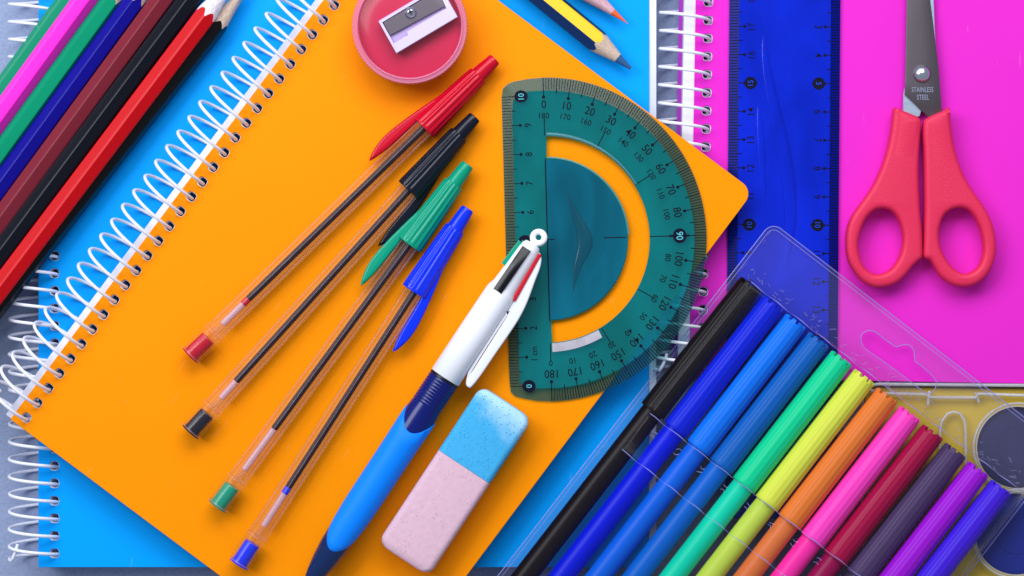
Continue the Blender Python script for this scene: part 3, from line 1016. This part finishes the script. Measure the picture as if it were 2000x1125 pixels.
# ================================================================== eraser
def eraser_mat(name, base, worn=None):
    m, nt, out = newmat(name)
    p = nt.nodes.new('ShaderNodeBsdfPrincipled'); p.inputs['Roughness'].default_value = 0.85; p.inputs['Specular IOR Level'].default_value = 0.2
    tc = nt.nodes.new('ShaderNodeTexCoord')
    vo = nt.nodes.new('ShaderNodeTexVoronoi'); vo.inputs['Scale'].default_value = 1100
    nz = nt.nodes.new('ShaderNodeTexNoise'); nz.inputs['Scale'].default_value = 500; nz.inputs['Detail'].default_value = 6
    for n_ in (vo, nz): nt.links.new(tc.outputs['Object'], n_.inputs['Vector'])
    n3 = nt.nodes.new('ShaderNodeTexNoise'); n3.inputs['Scale'].default_value = 130; nt.links.new(tc.outputs['Object'], n3.inputs['Vector'])
    r = nt.nodes.new('ShaderNodeValToRGB')      # pits: only near a few cell centres
    r.color_ramp.elements[0].position = 0.10; r.color_ramp.elements[0].color = (0, 0, 0, 1)
    r.color_ramp.elements[1].position = 0.26; r.color_ramp.elements[1].color = (1, 1, 1, 1)
    nt.links.new(vo.outputs['Distance'], r.inputs[0])
    r3 = nt.nodes.new('ShaderNodeValToRGB')
    r3.color_ramp.elements[0].position = 0.48 if worn else 0.36; r3.color_ramp.elements[0].color = (0, 0, 0, 1)
    r3.color_ramp.elements[1].position = 0.66 if worn else 0.5; r3.color_ramp.elements[1].color = (1, 1, 1, 1)
    nt.links.new(n3.outputs['Fac'], r3.inputs[0])
    mxp = nt.nodes.new('ShaderNodeMath'); mxp.operation = 'MAXIMUM'
    nt.links.new(r.outputs[0], mxp.inputs[0]); nt.links.new(r3.outputs[0], mxp.inputs[1])
    col = nt.nodes.new('ShaderNodeMix'); col.data_type = 'RGBA'
    col.inputs[6].default_value = [c * 0.64 for c in base[:3]] + [1]
    nt.links.new(mxp.outputs[0], col.inputs[0])
    v = nt.nodes.new('ShaderNodeMix'); v.data_type = 'RGBA'
    v.inputs[6].default_value = [c * 0.9 for c in base[:3]] + [1]; v.inputs[7].default_value = [min(1, c * 1.1) for c in base[:3]] + [1]
    nt.links.new(nz.outputs['Fac'], v.inputs[0])
    src = v.outputs[2]
    if worn:
        sx = nt.nodes.new('ShaderNodeSeparateXYZ'); nt.links.new(tc.outputs['Object'], sx.inputs[0])
        ad = nt.nodes.new('ShaderNodeMath'); ad.operation = 'MULTIPLY_ADD'; ad.inputs[1].default_value = 0.012; 
        nt.links.new(n3.outputs['Fac'], ad.inputs[0]); nt.links.new(sx.outputs['X'], ad.inputs[2])
        ab = nt.nodes.new('ShaderNodeMath'); ab.operation = 'MULTIPLY_ADD'; ab.inputs[1].default_value = -0.22
        nt.links.new(sx.outputs['Y'], ab.inputs[0]); nt.links.new(ad.outputs[0], ab.inputs[2])
        mr = nt.nodes.new('ShaderNodeMapRange')
        mr.inputs['From Min'].default_value = worn[0]; mr.inputs['From Max'].default_value = worn[1]
        mr.interpolation_type = 'SMOOTHSTEP'
        nt.links.new(ab.outputs[0], mr.inputs['Value'])
        w = nt.nodes.new('ShaderNodeMix'); w.data_type = 'RGBA'
        w.inputs[7].default_value = worn[2]
        nt.links.new(mr.outputs[0], w.inputs[0]); nt.links.new(src, w.inputs[6])
        src = w.outputs[2]
    nt.links.new(src, col.inputs[7])
    nt.links.new(col.outputs[2], p.inputs['Base Color'])
    bp = nt.nodes.new('ShaderNodeBump'); bp.inputs['Strength'].default_value = 0.5; bp.inputs['Distance'].default_value = 0.0003
    ad2 = nt.nodes.new('ShaderNodeMath'); ad2.operation = 'ADD'
    nt.links.new(mxp.outputs[0], ad2.inputs[0]); nt.links.new(nz.outputs['Fac'], ad2.inputs[1])
    nt.links.new(ad2.outputs[0], bp.inputs['Height']); nt.links.new(bp.outputs[0], p.inputs['Normal'])
    nt.links.new(p.outputs[0], out.inputs[0])
    return m
er = Thing('eraser', 'two-tone pink and blue rubber eraser with a worn pale end', 'eraser', 787, 1094, Z_OR + 0.011, (0.5505, -0.8345))
k = er.k
EL, EW, EH, ER = 368, 60, 0.011, 20
def er_ring(t):
    e = min(t, EL - t)
    ins = ER - math.sqrt(max(0, ER * ER - (ER - min(e, ER)) ** 2))
    w = (EW - ins) * k
    hz = EH / 2 - min(ins * k * 0.35, 0.002)
    rr = 0.0022
    out = []
    for cx_, cz_, a0 in ((1, 1, 0), (-1, 1, 1), (-1, -1, 2), (1, -1, 3)):
        for j in range(6):
            a = (a0 + j / 5) * PI / 2
            out.append(Vector((t * k, cx_ * (w - rr) + rr * math.cos(a), -EH / 2 + cz_ * (hz - rr) + rr * math.sin(a))))
    return out
ts = [0.0, 0.6, 2, 4, 7, 11, 15, 20, 60, 120, 180, 217.5]
bm = bmesh.new(); loft(bm, [er_ring(t) for t in ts])
mesh_obj('pink_half', bm, eraser_mat('pink_rubber', rgb(220, 182, 198)), er, smooth=40)
ts = [218, 260, 300, 348, 353, 357, 361, 364, 366, 367.4, 368]
bm = bmesh.new(); loft(bm, [er_ring(t) for t in ts])
mesh_obj('blue_half', bm, eraser_mat('blue_rubber', rgb(66, 172, 226), (0.0585, 0.068, rgb(176, 220, 246))), er, smooth=40)

# ================================================================== sharpener
M_red_clear = tinted('red_transparent_cup_plastic', rgb(235, 30, 70), rgb(200, 10, 52), 0.75, rough=0.12)
M_red_floor = solid('red_plastic_disc', rgb(198, 32, 74), 0.34, 0.5, vary=0.06, coat=0.25)
M_rim_clear = tinted('pinkish_clear_lid_plastic', rgb(255, 215, 228), rgb(246, 160, 196), 0.42, rough=0.18)
M_lav = solid('lavender_white_plastic', rgb(218, 208, 244), 0.4, 0.5)
M_lav2 = solid('lavender_recess_plastic', rgb(190, 168, 216), 0.45, 0.4)
M_steel_dark = solid('dark_blade_steel', rgb(112, 104, 112), 0.38, 0.5, metal=0.75, bump=(600, 0.05), stretch=(0.1, 1, 1))
M_chrome = solid('bright_steel', rgb(215, 220, 230), 0.22, 0.5, metal=1.0)
zs = Z_OR + 0.0125
sh = Thing('pencil_sharpener', 'round red container sharpener with knurled clear rim at the top of the photo', 'sharpener', 800, 52, Z_OR, (1, 0))
c0 = sh.L(800, 51, zs)
kk = S * (D - zs) / D
cx, cyy = c0.x, c0.y
z1_ = zs - Z_OR
bm = bmesh.new()
lathe_z(bm, [(0.0003, 96 * kk), (0.0, 98 * kk), (0.001, 101 * kk), (0.006, 104 * kk), (z1_ - 0.0045, 105 * kk), (z1_ - 0.0035, 105 * kk), (z1_ - 0.0034, 98 * kk)], cx, cyy, 96)
mesh_obj('red_cup', bm, M_red_floor, sh, smooth=50)
bm = bmesh.new()
knurl = lambda a: 1 + 0.010 * math.cos(a * 104)
lathe_z(bm, [(z1_ - 0.009, 107 * kk, 1), (z1_ - 0.0085, 110 * kk, 1), (z1_ - 0.001, 113 * kk, 1), (z1_, 111.5 * kk, 0), (z1_, 101 * kk, 0), (z1_ - 0.0005, 100 * kk, 0), (z1_ - 0.0032, 99.5 * kk, 0)], cx, cyy, 520, fl=knurl, caps=(False, False))
wire(bm, [Vector((cx + 103 * kk * math.cos(a), cyy + 103 * kk * math.sin(a), z1_ + 0.0001)) for a in [2 * PI * i / 96 for i in range(96)]], 1.6 * kk, 8, closed=True)
wire(bm, [Vector((cx + 110 * kk * math.cos(a), cyy + 110 * kk * math.sin(a), z1_ - 0.0002)) for a in [2 * PI * i / 96 for i in range(96)]], 1.2 * kk, 8, closed=True)
mesh_obj('knurled_clear_rim', bm, M_rim_clear, sh, smooth=60)
za = z1_ - 0.0033
bm = bmesh.new()
zz_ = lambda pts__, z: [sh.L(680 + x / 5.625, y / 5.625, Z_OR + z) for x, y in pts__]
u_ = (860, -345); v_ = (200, 345)
A0 = (335, 240)
full = [A0, (530, 585), (1202, 185), (1007, -160)]
plate(bm, [round_poly(zz_(full, za), 0.0004, 3)], za, za + 0.0030, 0.0002, 2)
body = mesh_obj('sharpener_body', bm, M_lav2, sh)
bm = bmesh.new()
lip = [(500, 478), (655, 388), (646, 350), (1078, 92), (985, -120), (1007, -160), (1202, 185), (530, 585)]
plate(bm, [zz_(lip, za + 0.0045)], za + 0.003, za + 0.0045, 0.00015, 1)
rim2 = [(335, 240), (1007, -160), (1002, -130), (375, 246), (505, 482), (530, 585)]
plate(bm, [zz_(rim2, za + 0.0045)], za + 0.003, za + 0.0044, 0.0001, 1)
mesh_obj('raised_guide', bm, M_lav, body)
bm = bmesh.new()
plate(bm, [zz_([(384, 247), (462, 387), (1062, 65), (968, -98)], za + 0.0042)], za + 0.0031, za + 0.0042, 0.0001, 1)
mesh_obj('blade', bm, M_steel_dark, body)
bm = bmesh.new()
c = zz_([(685, 137)], za + 0.0046)[0]
lathe_z(bm, [(za + 0.0040, 11.2 * kk), (za + 0.0046, 11 * kk), (za + 0.0054, 8.6 * kk), (za + 0.0057, 4 * kk), (za + 0.0053, 3.2 * kk)], c.x, c.y, 28)
scr = mesh_obj('screw', bm, M_chrome, body, smooth=60)
bm = bmesh.new()
for a in (0.4, 0.4 + PI / 2):
    bar(bm, c.x - 6 * kk * math.cos(a), c.y - 6 * kk * math.sin(a), c.x + 6 * kk * math.cos(a), c.y + 6 * kk * math.sin(a), 2.2 * kk, za + 0.00585)
mesh_obj('screw_slot', bm, solid('dark_slot', rgb(40, 44, 60), 0.5), scr, smooth=0)
# clear lid dome skin over the well
M_lid = tinted('thin_clear_lid', (0.985, 0.97, 0.98, 1), rgb(255, 235, 240), 0.004, rough=0.22, ior=1.3)
bm = bmesh.new()
lathe_z(bm, [(z1_ + 0.0036, 99 * kk), (z1_ + 0.0041, 96 * kk), (z1_ + 0.0042, 60 * kk)], cx, cyy, 64, caps=(False, True))
mesh_obj('clear_lid', bm, M_lid, sh, smooth=50)

# ================================================================== scissors
sc = Thing('scissors', 'closed scissors with red plastic handles and steel blades, lying on the pink notebook', 'scissors', 1801.7, 143.7, Z_LOW + 0.001, (1, 0))
M_blade = solid('brushed_grey_steel', rgb(104, 96, 102), 0.34, 0.5, metal=0.8, bump=(500, 0.12), vary=0.1, vscale=300, stretch=(1, 0.08, 1))
M_blade_b = solid('pale_blue_steel', rgb(190, 206, 226), 0.32, 0.5, metal=0.7, bump=(500, 0.12), stretch=(0.08, 1, 1))
M_red = solid('matte_red_handle_plastic', rgb(222, 42, 84), 0.42, 0.5, bump=(2600, 0.35), vary=0.06, vscale=900)
a5 = lambda pts__: [(1640 + x / 4.328, y / 4.328) for x, y in pts__]
a6 = lambda pts__: [(1620 + x / 2.679, 180 + y / 2.679) for x, y in pts__]
zA = Z_LOW + 0.0036
def scL(pts__, z, sm=0):
    o = [sc.L(x, y, z) for x, y in pts__]
    return smooth_loop(o, sm) if sm else o
bm = bmesh.new()
plate(bm, [scL([(1776, -330), (1796, -250), (1812, -110)] + a5([(796, 0), (806, 240), (818, 480), (770, 700), (676, 985), (560, 1010), (534, 940), (538, 790), (575, 640), (600, 0)]) + [(1772, -200)], zA - 0.0011)], 0.0010, 0.0016, 0.0002, 1)
mesh_obj('rear_blade', bm, M_blade_b, sc)
bm = bmesh.new()
plate(bm, [scL([(1772, -330), (1786, -250), (1803, -120)] + a5([(766, 0), (800, 270), (835, 560), (850, 760), (864, 935), (800, 1040), (742, 985), (640, 880), (552, 797), (554, 690), (560, 400), (567, 0)]) + [(1771, -160)], zA)], 0.0017, 0.0026, 0.00025, 2)
fb = mesh_obj('front_blade', bm, M_blade, sc)
bm = bmesh.new()
c = sc.L(*a5([(700, 622)])[0], zA + 0.0012)
kk2 = S * (D - zA) / D
lathe_z(bm, [(0.0024, 17.5 * kk2), (0.0029, 17 * kk2), (0.0036, 14.5 * kk2), (0.0043, 9.5 * kk2), (0.0046, 4 * kk2), (0.00465, 1 * kk2)], c.x, c.y, 40)
mesh_obj('rivet', bm, M_chrome, sc, smooth=70)
bm = bmesh.new()
M_eng = solid('bright_engraving', rgb(140, 148, 172), 0.5, 0.5, metal=0.3)
for s_, x_, y_ in (('STAINLESS', 700, 757), ('STEEL', 704, 822)):
    c = sc.L(*a5([(x_, y_)])[0], zA)
    add_text(bm, s_, c.x, c.y, 0.00266, 14 * kk2, 0, 0, 0.66 if s_ == 'STAINLESS' else 0.68)
mesh_obj('engraved_lettering', bm, M_eng, fb, smooth=0)
zH = Z_LOW + 0.0078
def handle(outl, hole, panel, zoff, zbase):
    bm = bmesh.new()
    o = smooth_loop([sc.L(x, y, zH) for x, y in a6(outl)], 4)
    h = smooth_loop([sc.L(x, y, zH) for x, y in a6(hole)], 4)
    plate(bm, [o, h], zbase, 0.0068 + zoff, 0.0017, 5)
    hd = mesh_obj('handle', bm, M_red, sc, smooth=60)
    bm = bmesh.new()
    pnl = smooth_loop([sc.L(x, y, zH) for x, y in a6(panel)], 4)
    plate(bm, [pnl], 0.0060 + zoff, 0.0071 + zoff, 0.00025, 2, bottom_bevel=False)
    ys_ = [v.co.y for v in bm.verts]
    for v in bm.verts: v.co.z -= 0.0006 * (max(ys_) - v.co.y) / (max(ys_) - min(ys_))
    mesh_obj('raised_panel', bm, M_red, hd, smooth=60)
    return hd
handle([(338, 92), (352, 79), (384, 93), (430, 112), (468, 130), (484, 155), (479, 220), (474, 300), (470, 400), (472, 500), (478, 620), (486, 700), (491, 800), (490, 862), (472, 880), (440, 910), (400, 960), (350, 1000), (290, 1020), (230, 1018), (170, 985), (120, 920), (97, 860), (90, 780), (100, 700), (125, 640), (160, 590), (200, 535), (240, 470), (280, 380), (310, 280), (328, 180)],
       [(285, 608), (330, 622), (365, 665), (386, 730), (388, 790), (370, 860), (330, 920), (280, 948), (235, 950), (190, 920), (165, 870), (153, 800), (165, 730), (195, 660), (238, 618)],
       [(378, 112), (440, 138), (462, 160), (450, 260), (440, 360), (438, 440), (430, 520), (380, 560), (300, 560), (250, 540), (290, 470), (325, 380), (350, 290), (366, 190)], 0.0, 0.0005)
handle([(496, 160), (515, 134), (560, 112), (600, 95), (622, 79), (634, 96), (640, 180), (660, 300), (700, 420), (750, 510), (800, 580), (840, 650), (865, 720), (875, 800), (870, 860), (845, 930), (800, 985), (750, 1012), (690, 1018), (630, 1000), (580, 960), (550, 910), (530, 880), (510, 872), (496, 855), (497, 800), (500, 700), (502, 600), (501, 500), (500, 400), (498, 300), (493, 220)],
       [(690, 604), (640, 615), (600, 650), (578, 720), (580, 790), (600, 850), (640, 910), (690, 945), (735, 945), (780, 915), (805, 860), (810, 800), (797, 730), (768, 660), (732, 618)],
       [(535, 150), (600, 118), (617, 116), (626, 200), (648, 320), (680, 420), (722, 500), (770, 565), (700, 560), (620, 570), (560, 600), (552, 520), (552, 430), (548, 340), (540, 250)], 0.0003, 0.0008)

# ================================================================== felt pens
cols = [('black', (16, 10, 14), (18, 10, 16)), ('royal blue', (0, 30, 205), (0, 22, 210)), ('azure blue', (0, 112, 232), (0, 94, 215)),
        ('teal blue', (0, 92, 178), (0, 96, 196)), ('mint green', (0, 206, 142), (0, 206, 166)), ('lemon yellow', (216, 222, 72), (190, 210, 74)),
        ('orange', (226, 118, 44), (218, 112, 56)), ('bubblegum pink', (255, 62, 186), (248, 44, 160)), ('crimson', (160, 0, 62), (145, 0, 70)),
        ('dark grey purple', (72, 52, 92), (58, 44, 76)), ('bright purple', (158, 12, 205), (140, 10, 196)), ('blue violet', (66, 26, 210), (50, 20, 200))]
MD = (-0.612, 0.791)
ZB = Z_LOW + 0.0032           # level of the pack's flat flange
zm = ZB + 0.0055
for i, (nm, cc, bc) in enumerate(cols):
    px = 1466.5 + 44.5 * i; py = 554.5 + 36.05 * i
    neigh = {0: 'first beside the protractor', 11: 'last at the lower right corner'}.get(i)
    short = [c[0].split()[-1] if c[0] != 'dark grey purple' else 'dark grey' for c in cols]
    lab = nm + ' felt-tip pen, ' + (neigh if neigh else 'between the %s and %s ones' % (cols[i - 1][0], cols[i + 1][0]))
    t = Thing('felt_tip_pen', lab, 'marker', px, py, zm, MD, 'felt-tip pens side by side in the clear pack')
    k = t.k
    m1 = solid(nm.replace(' ', '_') + '_cap_plastic', rgb(*cc), 0.40, 0.3, vary=0.06, vscale=140, stretch=(0.2, 1, 1))
    m2 = solid(nm.replace(' ', '_') + '_barrel_plastic', rgb(*bc), 0.38, 0.3, vary=0.04)
    nfl = 16; off = random.uniform(0, 1)
    fl = lambda a, off=off: 1 - 0.022 * (0.5 + 0.5 * math.cos(nfl * (a + off))) ** 1.5
    bm = bmesh.new()
    nn = 144
    def notch(x):
        return lambda a, off=off: x if math.cos(9 * (a + off)) > -0.25 else x + 7 * k
    rings = [ring_x(5 * k, 12 * k, n=nn), ring_x(5 * k, 17.5 * k, n=nn), ring_x(notch(0), 18 * k, n=nn), ring_x(notch(0), 22.8 * k, n=nn), ring_x(notch(2 * k), 24.7 * k, n=nn),
             ring_x(11 * k, 25.2 * k, n=nn, prof=fl), ring_x(60 * k, 26.0 * k, n=nn, prof=fl), ring_x(180 * k, 26.7 * k, n=nn, prof=fl), ring_x(300 * k, 27.2 * k, n=nn, prof=fl),
             ring_x(306 * k, 27.2 * k, n=nn), ring_x(313 * k, 27.1 * k, n=nn), ring_x(314.5 * k, 26.4 * k, n=nn), ring_x(314.5 * k, 21 * k, n=nn)]
    loft(bm, rings)
    mesh_obj('cap', bm, m1, t, smooth=45)
    bm = bmesh.new()
    lathe_x(bm, [(310 * k, 22 * k), (330 * k, 22.4 * k), (700 * k, 22.8 * k), (800 * k, 22.8 * k), (802 * k, 20 * k)], n=40)
    mesh_obj('barrel', bm, m2, t, smooth=45)
    bm = bmesh.new()
    lathe_x(bm, [(800 * k, 18 * k), (812 * k, 17 * k), (814 * k, 14 * k)], n=32)
    mesh_obj('end_plug', bm, m1, t, smooth=45)

# ------------------------------------------------------------------ clear blister pack round the felt pens
M_film = tinted('clear_blister_film', (0.985, 0.99, 0.995, 1), rgb(205, 200, 245), 0.002, rough=0.22, ior=1.17, f0s=0.6, bump=(170, 0.35))
M_weld = tinted('milky_weld_film', (0.97, 0.975, 0.99, 1), rgb(190, 190, 245), 0.09, rough=0.15, ior=1.4)
M_flange = tinted('milky_flange_film', (0.985, 0.985, 0.99, 1), rgb(205, 195, 240), 0.024, rough=0.2, ior=1.2, bump=(170, 0.35))
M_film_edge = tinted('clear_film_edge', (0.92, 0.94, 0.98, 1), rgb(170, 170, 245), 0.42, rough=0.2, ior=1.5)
pk = Thing('blister_pack', 'clear plastic hanging pack holding the row of felt-tip pens', 'packaging', 1504, 441, ZB, MD)
k = pk.k
# local x runs down the pens, local y runs across them towards the lower right
c_, n_ = math.cos(pk.a), math.sin(pk.a)
probe = pk.L(1700, 600, ZB)
sy = 1 if probe.y > 0 else -1
fo = [(1511, 432), (2076, 897), (1578, 1540), (1010, 1073 + 35)]
fo = [pk.L(x, y, ZB) for x, y in ((1520, 420), (2084, 892), (1640, 1470), (1075, 985 + 12))]
# a clean rectangle in the pack's own frame
FW = 722; FH = 985
rect_o = round_poly([(-8 * k, -2 * k * sy), (-8 * k, FW * k * sy), (FH * k, FW * k * sy), (FH * k, -2 * k * sy)], [22 * k, 22 * k, 22 * k, 22 * k], 8)
hang = [(270, 330), (285, 300), (320, 285), (360, 292), (410, 330), (490, 385), (520, 382), (560, 375), (590, 385), (612, 420), (620, 480), (650, 505), (720, 565), (752, 605), (755, 640), (735, 680), (705, 690), (670, 675), (500, 545), (380, 460), (290, 395)]
hang = smooth_loop([pk.L(1600 + x / 3.31, 560 + y / 3.31, ZB) for x, y in hang], 4)
BX0 = pk.L(1756.5, 780, ZB).x / k - 4      # where the blister's end wall stands
BY0, BY1 = 26, 704
bx1 = 960
open_ = [(BX0 * k, BY0 * k * sy), (BX0 * k, BY1 * k * sy), (bx1 * k, BY1 * k * sy), (bx1 * k, BY0 * k * sy)]
bm = bmesh.new()
plate(bm, [rect_o, hang, open_], -0.00012, 0.00012)
fl_o = mesh_obj('hanging_flange', bm, M_flange, pk, smooth=0)
bm = bmesh.new()
wire(bm, [Vector((p[0], p[1], 0.0001)) for p in rect_o], 0.00022, 6, closed=True)
wire(bm, [Vector((p[0], p[1], 0.0001)) for p in hang], 0.0002, 6, closed=True)
q2 = offset_loop(rect_o if area2(rect_o) > 0 else rect_o[::-1], 7 * k)
wire(bm, [Vector((p[0], p[1], 0.0002)) for p in q2], 0.00012, 5, closed=True)
mesh_obj('folded_edge', bm, M_film_edge, pk, smooth=60)
# raised blister shell: profile along x, rounded towards the two long sides
bm = bmesh.new()
HT = 0.0112
XA = pk.L(1300, 829, ZB + HT).x / k; XB = pk.L(1300, 942, ZB + HT).x / k
prof = [(BX0, 0.0001), (BX0 + 2, HT * 0.85), (BX0 + 6, HT * 0.97), (BX0 + 14, HT), (XA - 10, HT), (XA - 3, HT * 0.985), (XA + 4, HT * 0.90), (XA + 10, HT * 0.885), (XB - 8, HT * 0.885), (XB - 2, HT * 0.94), (XB + 3, HT * 0.94), (XB + 9, HT * 0.865), (bx1 - 14, HT * 0.86), (bx1 - 3, HT * 0.7), (bx1, 0.0001)]
ys = [(BY0, 0.0), (BY0 + 2, 0.8), (BY0 + 6, 0.95), (BY0 + 14, 1.0), (BY0 + 60, 1.0), (200, 1.0), (360, 1.0), (520, 1.0), (BY1 - 60, 1.0), (BY1 - 14, 1.0), (BY1 - 6, 0.95), (BY1 - 2, 0.8), (BY1, 0.0)]
G = []
for x, h in prof:
    G.append([bm.verts.new((x * k, y * k * sy, max(0.0001, h * f))) for y, f in ys])
for i in range(len(prof) - 1):
    for j in range(len(ys) - 1):
        bm.faces.new((G[i][j], G[i + 1][j], G[i + 1][j + 1], G[i][j + 1]))
shell = mesh_obj('raised_blister', bm, M_film, pk, smooth=50)
sol = shell.modifiers.new('thickness', 'SOLIDIFY'); sol.thickness = 0.0002; sol.offset = 1
bm = bmesh.new()
for x, z in ((BX0 + 4, HT * 0.95), (XA + 2, HT * 0.94), (XB + 2, HT * 0.96)):
    pts_ = [Vector((x * k + 0.00015 * math.sin(y * 0.11 + x), y * k * sy, z + 0.0002)) for y in range(BY0 + 8, BY1 - 7, 6)]
    wire(bm, pts_, lambda t: 0.00013 + 0.00008 * math.sin(t * 75), 6)
mesh_obj('blister_crease', bm, M_film_edge, pk, smooth=60)
# crinkled weld between the blister and the flange
bm = bmesh.new()
for i in range(80):
    y = random.uniform(20, FW - 20)
    x = BX0 - 4 - abs(random.gauss(0, 13))
    dx, dy = random.uniform(-9, 9), random.uniform(3, 11)
    pts_ = [Vector(((x + dx * f_ + random.uniform(-1.2, 1.2)) * k, (y + dy * f_) * k * sy, 0.00022)) for f_ in (0, 0.35, 0.7, 1.0)]
    wire(bm, pts_, random.uniform(0.00010, 0.00032), 5)
for i in range(60):
    x = random.uniform(4, FH * 0.6); y = 5 + abs(random.gauss(0, 3))
    pts_ = [Vector(((x + q_ * 6) * k, (y + random.uniform(-1, 1)) * k * sy, 0.00022)) for q_ in (0, 1, 2)]
    wire(bm, pts_, random.uniform(0.00003, 0.00009), 5)
mesh_obj('crinkled_weld', bm, M_weld, pk, smooth=60)
# small glints between the barrels, modelled as pale wires along the second crease
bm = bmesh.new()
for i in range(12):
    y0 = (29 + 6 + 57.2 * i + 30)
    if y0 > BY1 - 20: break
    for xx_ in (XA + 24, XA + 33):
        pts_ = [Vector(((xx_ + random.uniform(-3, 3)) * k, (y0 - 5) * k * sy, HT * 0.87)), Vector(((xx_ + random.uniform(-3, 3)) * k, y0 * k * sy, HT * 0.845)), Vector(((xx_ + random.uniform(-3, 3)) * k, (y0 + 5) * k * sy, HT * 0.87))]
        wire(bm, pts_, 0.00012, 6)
mesh_obj('glint_wire', bm, M_film_edge, pk, smooth=60)

# ================================================================== paint set
M_tray = solid('olive_yellow_tray_plastic', rgb(222, 188, 58), 0.35, 0.5, bump=(40, 0.1))
M_lidp = tinted('clear_paint_box_lid', (0.97, 0.97, 0.95, 1), rgb(200, 190, 130), 0.008, rough=0.07, f0s=0.4, bump=(80, 0.2))
M_bead = tinted('clear_moulded_lid_bead', (0.9, 0.9, 0.86, 1), rgb(226, 226, 236), 0.45, rough=0.18, ior=1.5)
zt_ = 0.0085
ps = Thing('paint_box', 'clear lidded watercolour box with round paints, its corner showing under the felt pen pack', 'paint box', 1985, 950, 0.0, (1, 0.012))
PZ = lambda x, y, z: ps.L(x, y, z)
bm = bmesh.new()
oo = [PZ(x, y, zt_) for x, y in ((1690, 757), (2560, 765), (2560, 1460), (1690, 1450))]
plate(bm, [round_poly(oo, 0.005, 8)], 0, zt_, 0.001, 3)
mesh_obj('paint_tray', bm, M_tray, ps, smooth=50)
M_dkrim = solid('dark_brown_tray_edge', rgb(70, 56, 40), 0.4)
for nm_, cx_, cy_, col_ in (('navy', 1988, 874, (34, 38, 92)), ('cobalt', 1985, 1043, (2, 34, 150)), ('violet', 2158, 876, (90, 30, 130)), ('green', 2155, 1046, (10, 120, 70))):
    c = PZ(cx_, cy_, zt_ + 0.0008)
    kk3 = S * (D - zt_) / D
    bm = bmesh.new()
    lathe_z(bm, [(zt_ + 0.0001, 79 * kk3), (zt_ + 0.0006, 78 * kk3), (zt_ + 0.0008, 74 * kk3), (zt_ + 0.00085, 40.5 * kk3), (zt_ + 0.0007, 40 * kk3), (zt_ + 0.00085, 39 * kk3), (zt_ + 0.0008, 10 * kk3)], c.x, c.y, 64)
    mesh_obj('paint_cake', bm, solid(nm_ + '_watercolour', rgb(*col_), 0.55, 0.4, bump=(700, 0.15), vary=0.12), ps, smooth=30, label=nm_ + ' blue round paint' if nm_ in ('navy', 'cobalt') else nm_ + ' round paint')
ld = bmesh.new()
ol_ = round_poly([PZ(x, y, zt_ + 0.003) for x, y in ((1684, 750), (2566, 758), (2566, 1466), (1684, 1456))], 0.006, 8)
plate(ld, [ol_], zt_ + 0.0016, zt_ + 0.0022, 0.0002, 2)
lidp = mesh_obj('clear_lid', ld, M_lidp, ps, smooth=40)
bm = bmesh.new()
def zr(pts__, z): return [Vector((p.x, p.y, z)) for p in [PZ(x, y, z) for x, y in pts__]]
zl = zt_ + 0.0024
wire(bm, [Vector((p[0], p[1], zl)) for p in ol_], 0.0006, 8, closed=True)
for cx_, cy_ in ((1988, 874), (1985, 1043), (2158, 876), (2155, 1046)):
    c = PZ(cx_, cy_, zl)
    for r_, w_ in ((86, 0.00045), (80.5, 0.00025)):
        wire(bm, [Vector((c.x + r_ * kk3 * math.cos(a), c.y + r_ * kk3 * math.sin(a), zl)) for a in [2 * PI * i / 64 for i in range(64)]], w_, 6, closed=True)
arch = [(1836, 905), (1836, 840), (1840, 822), (1851, 808), (1863, 804), (1875, 808), (1884, 822), (1886, 845), (1886, 900), (1885, 930)]
wire(bm, zr(arch, zl), 0.0005, 8)
bar_ = [(1700, 762), (1720, 768), (1810, 770), (1812, 776), (1906, 777), (1910, 769), (1990, 772), (2060, 772)]
wire(bm, zr(bar_, zl), 0.0006, 8)
wire(bm, zr([(1815, 763), (1812, 790)], zl), 0.0005, 6)
wire(bm, zr([(1905, 766), (1912, 786)], zl), 0.0005, 6)
mesh_obj('moulded_lid_bead', bm, M_bead, lidp, smooth=60)
